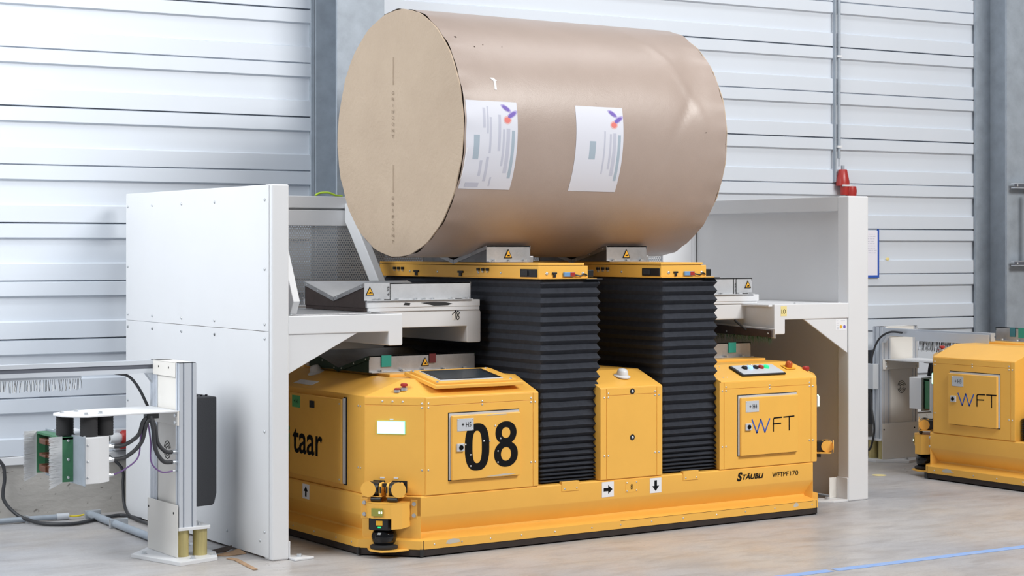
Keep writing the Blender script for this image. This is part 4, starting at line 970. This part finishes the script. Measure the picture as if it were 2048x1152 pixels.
q = b.build('bristles', BRIG, ST); q['kind'] = 'stuff'

# ---------------------------------------------------------------- charging posts
def make_charger(label, loc, rz, far):
    T = thing('charging_post', label, 'charger', loc, rz, None)
    def bx(x0, x1, y0, y1, z0, z1, nm, m=WHT, bv=0.002, lb=None): return MB().box(x0, x1, y0, y1, z0, z1).build(nm, m, T, bv, label=lb)
    # base plate, spacers, upper plate
    base = [(-0.158, 0.255), (-0.14, 0.20), (-0.05, -0.127), (0.182, -0.067), (0.24, 0.08), (0.26, 0.43), (0.014, 0.43)]
    MB().prism(base, 0, 0.02, 'z').build('base_plate', WHT, T, 0.002)
    for x, y in ((0.035, 0.045), (0.135, 0.045), (0.035, 0.335), (0.135, 0.335)):
        MB().cyl((x, y, 0.02), 0.037 if x > 0.1 else 0.034, 0.138, 'z', 24).build('spacer', SPC, T, smooth=40, label='yellow chromated round spacer')
    for x, y in ((0.05, -0.055), (0.185, 0.0), (0.2, 0.35), (-0.1, 0.22)): boltv(T, (x, y, 0.02), 1.2)
    MB().prism([(-0.006, -0.008), (0.165, -0.008), (0.182, 0.02), (0.182, 0.37), (0.165, 0.395), (-0.006, 0.395)], 0.158, 0.174, 'z').build('upper_plate', WHT, T, 0.002)
    boltv(T, (0.13, 0.045, 0.174), 1.0)
    # aluminium uprights: slotted profile
    for y0, y1, f in ((0.0, 0.045, -1), (0.290, 0.38, 1)):
        P = []
        z0, z1 = 0.174, 1.018
        def slot(u0, u1, n, d):  # profile run along x with n slots
            pts = [(u0, 0)]
            for k in range(n):
                c = u0 + (u1 - u0) * (k + 0.5) / n; pts += [(c - 0.004, 0), (c - 0.004, d), (c + 0.004, d), (c + 0.004, 0)]
            pts.append((u1, 0)); return pts
        a = [(u, y0 + d) for u, d in slot(0, 0.095, 2, 0.008)]
        c = [(0.095 - d, y) for y, d in slot(y0, y1, 1 if f < 0 else 2, 0.008)]
        e = [(u, y1 - d) for u, d in slot(0, 0.095, 2, 0.008)][::-1]
        g = [(0 + d, y) for y, d in slot(y0, y1, 1 if f < 0 else 2, 0.008)][::-1]
        poly = a + c[1:] + e[1:] + g[1:-1]
        MB().prism(poly, z0, z1, 'z').build('upright', ALU, T)
        MB().box(0.003, 0.092, y0 + 0.003, y1 - 0.003, z1, z1 + 0.003).build('end_cap', BLK, T)
        for yy in ((y0 + 0.009,) if f < 0 else (y1 - 0.009,)):
            for k in (0.25, 0.75): MB().box(0.095 * k - 0.0038, 0.095 * k + 0.0038, yy - 0.0005, yy, z0, z1).build('slot_lining', ALUD, T)
    bx(0.006, 0.010, 0.045, 0.290, 0.178, 1.0, 'panel', WHT2, 0.001)
    bx(-0.003, 0.0, 0.045, 0.338, 0.945, 1.020, 'top_cover', WHT2, 0.001); bx(-0.003, 0.092, 0.045, 0.335, 1.018, 1.021, 'top_cover', WHT2, 0)
    bx(-0.012, -0.008, -0.004, 0.386, 0.021, 0.290, 'lower_cover', WHT2, 0.001)
    for y, z in ((0.13, 0.99), (0.26, 0.99)): MB().cyl((-0.0032, y, z), 0.006, -0.0006, 'x', 10).build('hole', HOLE, T)
    for y, z in ((0.045, 0.245), (0.37, 0.245)): MB().cyl((-0.0122, y, z), 0.007, -0.0006, 'x', 10).build('hole', HOLE, T)
    bx(0.085, 0.092, 0.045, 0.29, 0.178, 1.0, 'rear_panel', WHT2, 0.001)
    # round vent mark (two arcs and inner ring)
    for r in (0.018, 0.032, 0.046):
        for a0 in (0.25, pi + 0.25):
            pts = [(0.0055, 0.165 + r * 0.9 * math.cos(a0 + t), 0.56 + r * math.sin(a0 + t)) for t in [2.64 * k / 10 for k in range(11)]]
            MB().tube(pts, 0.0022, 5, 1).build('vent_slot', HOLE, T)
    # shelf bracket
    MB().prism([(0, 0.0), (0, 0.36), (-0.30, 0.345), (-0.50, 0.30), (-0.58, 0.24), (-0.61, 0.16), (-0.60, 0.06), (-0.56, 0.0), (-0.50, -0.035), (-0.3, -0.01)][::-1], 0.768, 0.776, 'z').build('shelf', WHT, T, 0.002)
    bx(-0.010, -0.003, -0.006, 0.376, 0.698, 0.776, 'shelf_flange', WHT2, 0.002)
    for y in (0.02, 0.34):
        for z in (0.715, 0.750): link('bolt', _bt, T, loc=(-0.010, y, z), rot=ROT['-x'])
    for x, y in ((-0.55, 0.20), (-0.46, 0.24), (-0.49, 0.02), (-0.40, 0.06)): boltv(T, (x, y, 0.776), 1.0)
    for x, y in ((-0.545, 0.17), (-0.472, 0.03), (-0.378, 0.06)):
        if far: y += 0.14
        P = []
        for k in range(15):
            z = 0.668 + 0.1 * k / 14; P.append((0.043 + 0.0014 * (k % 2), z))
        MB().lathe((x, y, 0), [(0.0, 0.667)] + P + [(0.0, 0.769)], n=24).build('rubber_mount', BLKM, T, smooth=30)
    # collector head
    hx0, hx1, hy0, hy1, hz0, hz1 = -0.519, -0.375, -0.04, 0.48, 0.438, 0.668
    MB().prism([(hx0, hy0), (hx0 + 0.075, hy0), (hx1, hy0 + 0.045), (hx1, hy1), (hx0, hy1)], hz0, hz1, 'z').build('head_box', WHT, T, 0.003)
    bx(hx0 - 0.006, hx0, hy0 - 0.01, hy1 + 0.03, hz0 - 0.008, hz1 + 0.004, 'head_plate', GALV, 0.001)
    for z in (0.47, 0.55, 0.63): screw(T, (hx0 + 0.015, hy0, z), s=1.0)
    for y in (0.0, 0.15, 0.3, 0.42): boltv(T, (hx0 + 0.012, y, hz1), 0.6)
    gx0, gx1 = hx0 - 0.062, hx0 - 0.006
    gy = 0.105
    bx(gx0, gx1, gy, gy + 0.010, hz0 + 0.0, hz1 - 0.005, 'insulator', GRN, 0.001, 'green insulating plate')
    for z in (0.46, 0.55, 0.645): screw(T, (gx0 + 0.03, gy, z), s=1.2)
    bx(gx0, gx1, gy, 0.49, hz1 - 0.018, hz1 - 0.006, 'insulator', GRN, 0.001); bx(gx1 - 0.012, gx1, gy + 0.006, 0.49, hz0 + 0.01, hz1 - 0.02, 'insulator', GRND, 0.001)
    bx(gx0, gx1, 0.48, 0.49, hz0 + 0.01, hz1 - 0.006, 'insulator', GRN, 0.001)
    for z, h in ((0.61, 0.032), (0.545, 0.018), (0.47, 0.04)):
        bx(gx0 - 0.02, gx1 - 0.012, 0.20, 0.27, z, z + h, 'copper_contact', COP, 0.003); bx(gx0 - 0.03, gx0, 0.27, 0.36, z + 0.002, z + h * 0.8, 'copper_contact', COP, 0.003)
        bx(gx0 - 0.01, gx1 - 0.012, 0.38, 0.42, z, z + h * 0.8, 'copper_contact', COP, 0.003)
    for yb in (gy + 0.004, 0.486):
        b = MB()
        for k in range(420):
            z = hz0 - 0.002 + (hz1 - hz0) * k / 420; l = random.uniform(0.060, 0.070); dz = random.uniform(-0.006, 0.002) - (0.025 if z < hz0 + 0.02 else 0) * (hz0 + 0.02 - z) / 0.02; dyy = random.uniform(-0.004, 0.004)
            for yo in (-0.0015, 0.0015):
                b.add([(gx0, yb + yo, z), (gx0, yb + yo, z + 0.0016), (gx0 - l, yb + yo + dyy, z + dz + 0.0009), (gx0 - l, yb + yo + dyy, z + dz)], [(0, 1, 2, 3)])
        q = b.build('bristles', BRI, T); q['kind'] = 'stuff'
    # glands and cables
    for y, z, r in ((0.03, 0.61, 0.015), (0.03, 0.545, 0.015), (0.03, 0.468, 0.009)):
        MB().cyl((hx1 - 0.005, y, z), r, 0.022, 'x', 6).cyl((hx1 + 0.017, y, z), r * 0.85, 0.014, 'x', 16).build('cable_gland', BOLT, T, smooth=30)
    for y, z, r in ((0.03, 0.562, 0.013), (0.03, 0.510, 0.013), (0.03, 0.464, 0.007)):
        MB().cyl((-0.010, y, z), r, 0.016, 'x', 6).cyl((-0.024, y, z), r * 0.85, 0.014, 'x', 16).build('cable_gland', BOLT, T, smooth=30)
    cl = (-0.16, 0.03, 0.748); hh = hx1 + 0.03
    bx(-0.175, -0.11, 0.0, 0.05, 0.742, 0.768, 'cable_clamp', BLK, 0.003)
    MB().tube([(hh, 0.03, 0.61), (hh + 0.06, 0.028, 0.615), (hh + 0.13, 0.02, 0.66), (-0.19, 0.015, 0.73), (-0.155, 0.015, 0.755)], 0.0105, 10).build('black_cable', CAB, T, smooth=60)
    MB().tube([(hh, 0.03, 0.545), (hh + 0.07, 0.028, 0.555), (hh + 0.145, 0.02, 0.62), (-0.175, 0.01, 0.715), (-0.145, 0.01, 0.755)], 0.0105, 10).build('black_cable', CAB, T, smooth=60)
    MB().tube([(-0.028, 0.03, 0.562), (-0.07, 0.02, 0.57), (-0.115, 0.01, 0.62), (-0.13, 0.008, 0.70), (-0.15, 0.012, 0.755)], 0.0105, 10).build('black_cable', CAB, T, smooth=60)
    MB().tube([(-0.028, 0.03, 0.510), (-0.08, 0.02, 0.52), (-0.128, 0.005, 0.585), (-0.142, 0.002, 0.69), (-0.155, 0.008, 0.755)], 0.0105, 10).build('black_cable', CAB, T, smooth=60)
    MB().tube([(-0.024, 0.03, 0.464), (-0.09, 0.025, 0.466), (-0.145, 0.02, 0.52), (-0.15, 0.015, 0.62), (-0.165, 0.012, 0.72), (-0.17, 0.012, 0.755)], 0.004, 8).build('purple_cable', PURP, T, smooth=60, label='thin purple cable')
    MB().tube([(hh, 0.03, 0.468), (hh + 0.06, 0.03, 0.49), (hh + 0.13, 0.02, 0.55), (-0.20, 0.02, 0.66), (-0.165, 0.018, 0.745)], 0.004, 8).build('purple_cable', PURP, T, smooth=60, label='thin purple cable')
    # black electronics box on the back
    MB().prism([(0.05, 0.27), (0.135, 0.27), (0.142, 0.275), (0.146, 0.33), (0.153, 0.36), (0.153, 0.82), (0.149, 0.832), (0.05, 0.832)] if False else [(0.095, 0.265), (0.215, 0.268), (0.225, 0.28), (0.237, 0.33), (0.237, 0.828), (0.232, 0.834), (0.095, 0.834)], 0.06, 0.32, 'y').build('charger_box', BOXG, T, 0.006, label='charcoal box fixed to the back of the uprights')
    bx(0.095, 0.10, 0.03, 0.34, 0.24, 0.86, 'box_bracket', ALU, 0.001)
    for k in range(4): MB().cyl((0.12 + 0.028 * k, 0.12, 0.834), 0.007, 0.008, 'z', 10).build('box_plug', BLK, T)
    # horizontal rail with brush
    L = 1.7 if not far else 1.05
    def rail(y0, z0, z1, x0, x1):
        pts = [(y0, z0), (y0, z0 + 0.022), (y0 + 0.008, z0 + 0.022), (y0 + 0.008, z1 - 0.022), (y0, z1 - 0.022), (y0, z1), (y0 + 0.045, z1), (y0 + 0.045, z0)]
        MB().prism(pts, x0, x1, 'x').build('rail', ALU, T, 0)
        MB().box(x0, x1, y0 + 0.007, y0 + 0.0085, z0 + 0.0222, z1 - 0.0222).build('slot_lining', ALUD, T)
    if far: rail(0.325, 0.955, 1.012, -L, 0.0); MB().box(-L, -0.35, 0.385, 0.392, 0.93, 1.0).build('rail_cover', ALU, T, 0.001)
    else: rail(0.335, 0.952, 1.018, -L, 0.0)
    MB().prism([(0, 0.952), (-0.04, 0.952), (0, 0.90)], 0.34, 0.375, 'y').build('rail_bracket', ALU, T)
    b = MB(); b2 = MB()
    xs0, xs1 = (-0.39 - 0.0, -L) if not far else (-0.36, -L + 0.02)
    nb = 260
    for k in range(nb):
        x = xs0 + (xs1 - xs0) * k / nb + random.uniform(-0.002, 0.002); l = random.uniform(0.056, 0.070) * (1.3 if far else 1); dx = random.uniform(-0.010, 0.010); z = 0.942; y = 0.36
        wd = 0.0012 if not far else 0.0016
        m_ = Vector((x + dx * 0.2, y, z - l * 0.5)); 
        bb = b if k % 2 == 0 else b2
        bb.add([(x - wd, y, z), (x + wd, y, z), (m_.x + wd + dx * 0.4, y, m_.z), (m_.x - wd + dx * 0.4, y, m_.z), (x + dx + wd, y + 0.004, z - l), (x + dx - wd, y + 0.004, z - l)], [(0, 1, 2, 3), (3, 2, 4, 5)])
    q = b.build('dark_bristles', BRIB, T); q['kind'] = 'stuff'; q = b2.build('pale_bristles', BRI, T); q['kind'] = 'stuff'
    MB().box(min(xs0, xs1), max(xs0, xs1), 0.352, 0.368, 0.936, 0.953).build('brush_holder', ALU, T)
    if not far: MB().tube([(-0.20, 0.375, 0.955), (-0.12, 0.385, 0.935), (-0.06, 0.39, 0.87), (0.0, 0.40, 0.76), (0.03, 0.40, 0.70)], 0.008, 8).build('arm_cable', CAB, T, smooth=60)
    MB().tube([(0.11, 0.2, 0.25), (0.11, 0.18, 0.18), (0.112, 0.15, 0.10), (0.085, 0.18, 0.05), (0.05, 0.25, 0.03)], 0.009, 8).build('foot_cable', CAB, T, smooth=60)
    return T
make_charger('white and aluminium charging post with black box left of the white station', (3.810, 8.721, 0), 0, False)
ch2 = make_charger('white charging post partly hidden behind the right-hand yellow vehicle', (10.375, 9.86, 0), pi / 2, True)
# cables tied to the far post's left upright
q = MB().tube([(-0.22, 0.395, 0.985), (-0.10, 0.40, 0.985), (0.0, 0.41, 0.93), (0.06, 0.415, 0.82), (0.085, 0.41, 0.72)], 0.008, 8).build('tied_cable', CAB, ch2, smooth=60)
MB().tube([(0.085, 0.41, 0.55), (0.075, 0.415, 0.42), (0.05, 0.41, 0.25), (0.09, 0.40, 0.12), (0.12, 0.40, 0.08)], 0.008, 8).build('tied_cable', CAB, ch2, smooth=60)
MB().box(0.03, 0.12, 0.382, 0.44, 0.55, 0.74).build('junction_box', LAB, ch2, 0.004)

# ---------------------------------------------------------------- floor-level clutter
def ffix(pts): return pts
t = thing('wall_plug', 'red and white plug hanging on the plinth behind the left charging post', 'plug', wl(0.655, -0.10, 0.43), WA)
MB().lathe((0, 0, 0.03), [(0.0, -0.02), (0.03, -0.018), (0.033, 0.03), (0.026, 0.05), (0, 0.051)], 'x', 18).build('white_grip', WHT, t, smooth=40)
MB().lathe((0.05, 0, 0.035), [(0.034, 0), (0.040, 0.01), (0.040, 0.10), (0, 0.101)], 'x', 18).build('red_sleeve', RED, t, smooth=40)
MB().box(0.04, 0.12, -0.02, 0.03, -0.035, -0.02).build('red_lid', RED, t, 0.004)
MB().cyl((-0.035, 0, 0.03), 0.014, 0.02, 'x', 12).build('gland', BLK, t, smooth=40)
MB().box(0.02, 0.16, 0.03, 0.08, -0.05, 0.08).build('socket_box', LAB, t, 0.004)
tag(MB().tube([wl(0.62, -0.11, 0.455), wl(0.59, -0.12, 0.44), wl(0.60, -0.12, 0.38), wl(0.70, -0.13, 0.28), wl(0.705, -0.14, 0.18), wl(0.70, -0.17, 0.08), (4.185, 10.34, 0.025), (4.165, 10.15, 0.013), (4.15, 9.92, 0.013), (4.10, 9.45, 0.012), (3.99, 9.22, 0.012)], 0.009, 10).build('power_cable', CAB, smooth=60),
    'grey cable dropping from the red plug and running behind the charging post', 'cable')
tag(MB().tube([wl(-0.5, -0.12, 0.30), wl(-0.10, -0.10, 0.37), wl(-0.015, -0.10, 0.345), wl(0.002, -0.10, 0.26), wl(-0.008, -0.11, 0.14), wl(0.05, -0.16, 0.055), (3.61, 10.42, 0.022), (3.66, 10.27, 0.014), (3.80, 10.20, 0.013), (3.98, 10.30, 0.013), (4.12, 10.37, 0.013), (4.175, 10.33, 0.013), (4.19, 10.15, 0.013)], 0.0105, 10).build('black_cable', CAB, smooth=60),
    'thick black cable drooping from the left frame edge and snaking over the floor', 'cable')
t = thing('floor_conduit', 'grey conduit pipe along the foot of the concrete plinth', 'pipe', (0, 0, 0))
MB().tube([(1.6, 10.60, 0.022), (3.463, 10.475, 0.022), (3.80, 10.455, 0.022)], 0.016, 12, 1).build('pipe', GALV, t, smooth=60)
MB().tube([(3.79, 10.456, 0.022), (3.86, 10.451, 0.022)], 0.020, 12, 1).build('sleeve', LAB, t, smooth=60)
MB().box(3.60, 3.615, 10.44, 10.50, 0.0, 0.045).build('clip', BOLT, t, 0.002)
t = thing('floor_pipe', 'pair of grey steel pipes running over the floor toward the charging post', 'pipe', (0, 0, 0))
MB().tube([(3.985, 10.44, 0.026), (3.965, 10.0, 0.026), (3.94, 9.36, 0.026)], 0.022, 12, 1).build('pipe', GALV, t, smooth=60)
MB().tube([(4.03, 10.44, 0.016), (4.01, 10.0, 0.016), (3.985, 9.36, 0.016)], 0.013, 12, 1).build('pipe', GALV, t, smooth=60)
MB().box(3.93, 4.04, 9.97, 9.99, 0.0, 0.055).build('clamp', BOLT, t, 0.003); MB().box(3.95, 4.05, 10.42, 10.44, 0.0, 0.05).build('clamp', BOLT, t, 0.003)
tag(MB().tube([(3.86, 10.45, 0.022), (3.91, 10.448, 0.018), (3.97, 10.446, 0.026)], 0.005, 8).build('earth_wire', YCAB, smooth=60), 'short yellow wire between the two grey conduits on the floor', 'wire')
tag(MB().tube([(5.33, 10.12, 1.938), (5.36, 10.115, 1.955), (5.42, 10.11, 1.958), (5.47, 10.11, 1.942), (5.52, 10.12, 1.938)], 0.007, 8).build('green_wire', mat('green_yellow_wire', (0.45, 0.65, 0.05), 0.5), smooth=60), 'green and yellow wire lying on the top rail by the column', 'wire')
# torn cardboard scraps
def scrap(pts, label, m, z=0.004):
    b = MB(); n = len(pts); b.add([(x, y, 0.001 + zz) for x, y, zz in pts] + [(x, y, 0.004 + zz) for x, y, zz in pts], [tuple(range(n))[::-1], tuple(range(n, 2 * n))] + [(i, (i + 1) % n, n + (i + 1) % n, n + i) for i in range(n)])
    return tag(b.build('cardboard_scrap', m), label, 'scrap', 'cardboard scraps on the floor')
scrap([(4.03, 8.80, 0.0), (4.07, 8.74, 0.0), (4.13, 8.735, 0.0), (4.20, 8.745, 0.0), (4.203, 8.775, 0.004), (4.18, 8.80, 0.02), (4.12, 8.79, 0.01)], 'folded brown cardboard scrap on floor beside the charging post foot', CARD)
scrap([(4.03, 8.86, 0.012), (4.035, 8.80, 0.010), (4.10, 8.79, 0.012), (4.15, 8.815, 0.024), (4.17, 8.86, 0.03), (4.10, 8.87, 0.02)], 'dark stained cardboard scrap lying atop the brown one', CARDB)
scrap([(4.045, 8.66, 0), (4.06, 8.60, 0), (4.03, 8.40, 0), (4.015, 8.28, 0), (4.04, 8.28, 0.001), (4.055, 8.42, 0.004), (4.085, 8.60, 0.003), (4.075, 8.67, 0.001)], 'long narrow cardboard strip nearest the camera by the station foot', CARD)
# blue tape and yellow mark
b = MB(); P = [(5.75, 6.735), (6.55, 6.72), (6.60, 6.715)]; 
def strip(p0, p1, w0, w1, lab):
    d = (Vector(p1) - Vector(p0)).normalized(); n = Vector((-d.y, d.x))
    N = 24; V = []
    for z in (0.0006, 0.0016):
        for k in range(N + 1):
            q = Vector(p0).lerp(Vector(p1), k / N); e = 0.003 * math.sin(k * 2.3)
            for s_ in (-1, 1): V.append((*(q + n * s_ * (w0 + (w1 - w0) * k / N + e * 0.3)), z))
    W = 2 * (N + 1); fs = []
    for k in range(N):
        a = 2 * k; fs += [(a, a + 1, a + 3, a + 2), (W + a, W + a + 1, W + a + 3, W + a + 2), (a, a + 2, W + a + 2, W + a), (a + 1, a + 3, W + a + 3, W + a + 1)]
    fs += [(0, 1, W + 1, W), (W - 2, W - 1, 2 * W - 1, 2 * W - 2)]
    b = MB(); b.add(V, fs); return tag(b.build('floor_tape', TAPE), lab, 'tape', 'blue floor tape strips')
strip((5.60, 6.69), (6.40, 6.669), 0.032, 0.032, 'short blue floor tape strip at the bottom edge, left of the gap')
strip((6.43, 6.668), (9.2, 6.575), 0.032, 0.032, 'long blue floor tape strip running to the right edge')
tag(MB().lathe((0, 0, 0.0005), [(0.05, 0), (0.05, 0.001), (0, 0.0011)], n=24).build('floor_mark', POST), 'small yellow disc mark on the floor before the far charging post', 'marking')
bpy.data.objects['floor_mark'].location = (9.40, 9.30, 0)
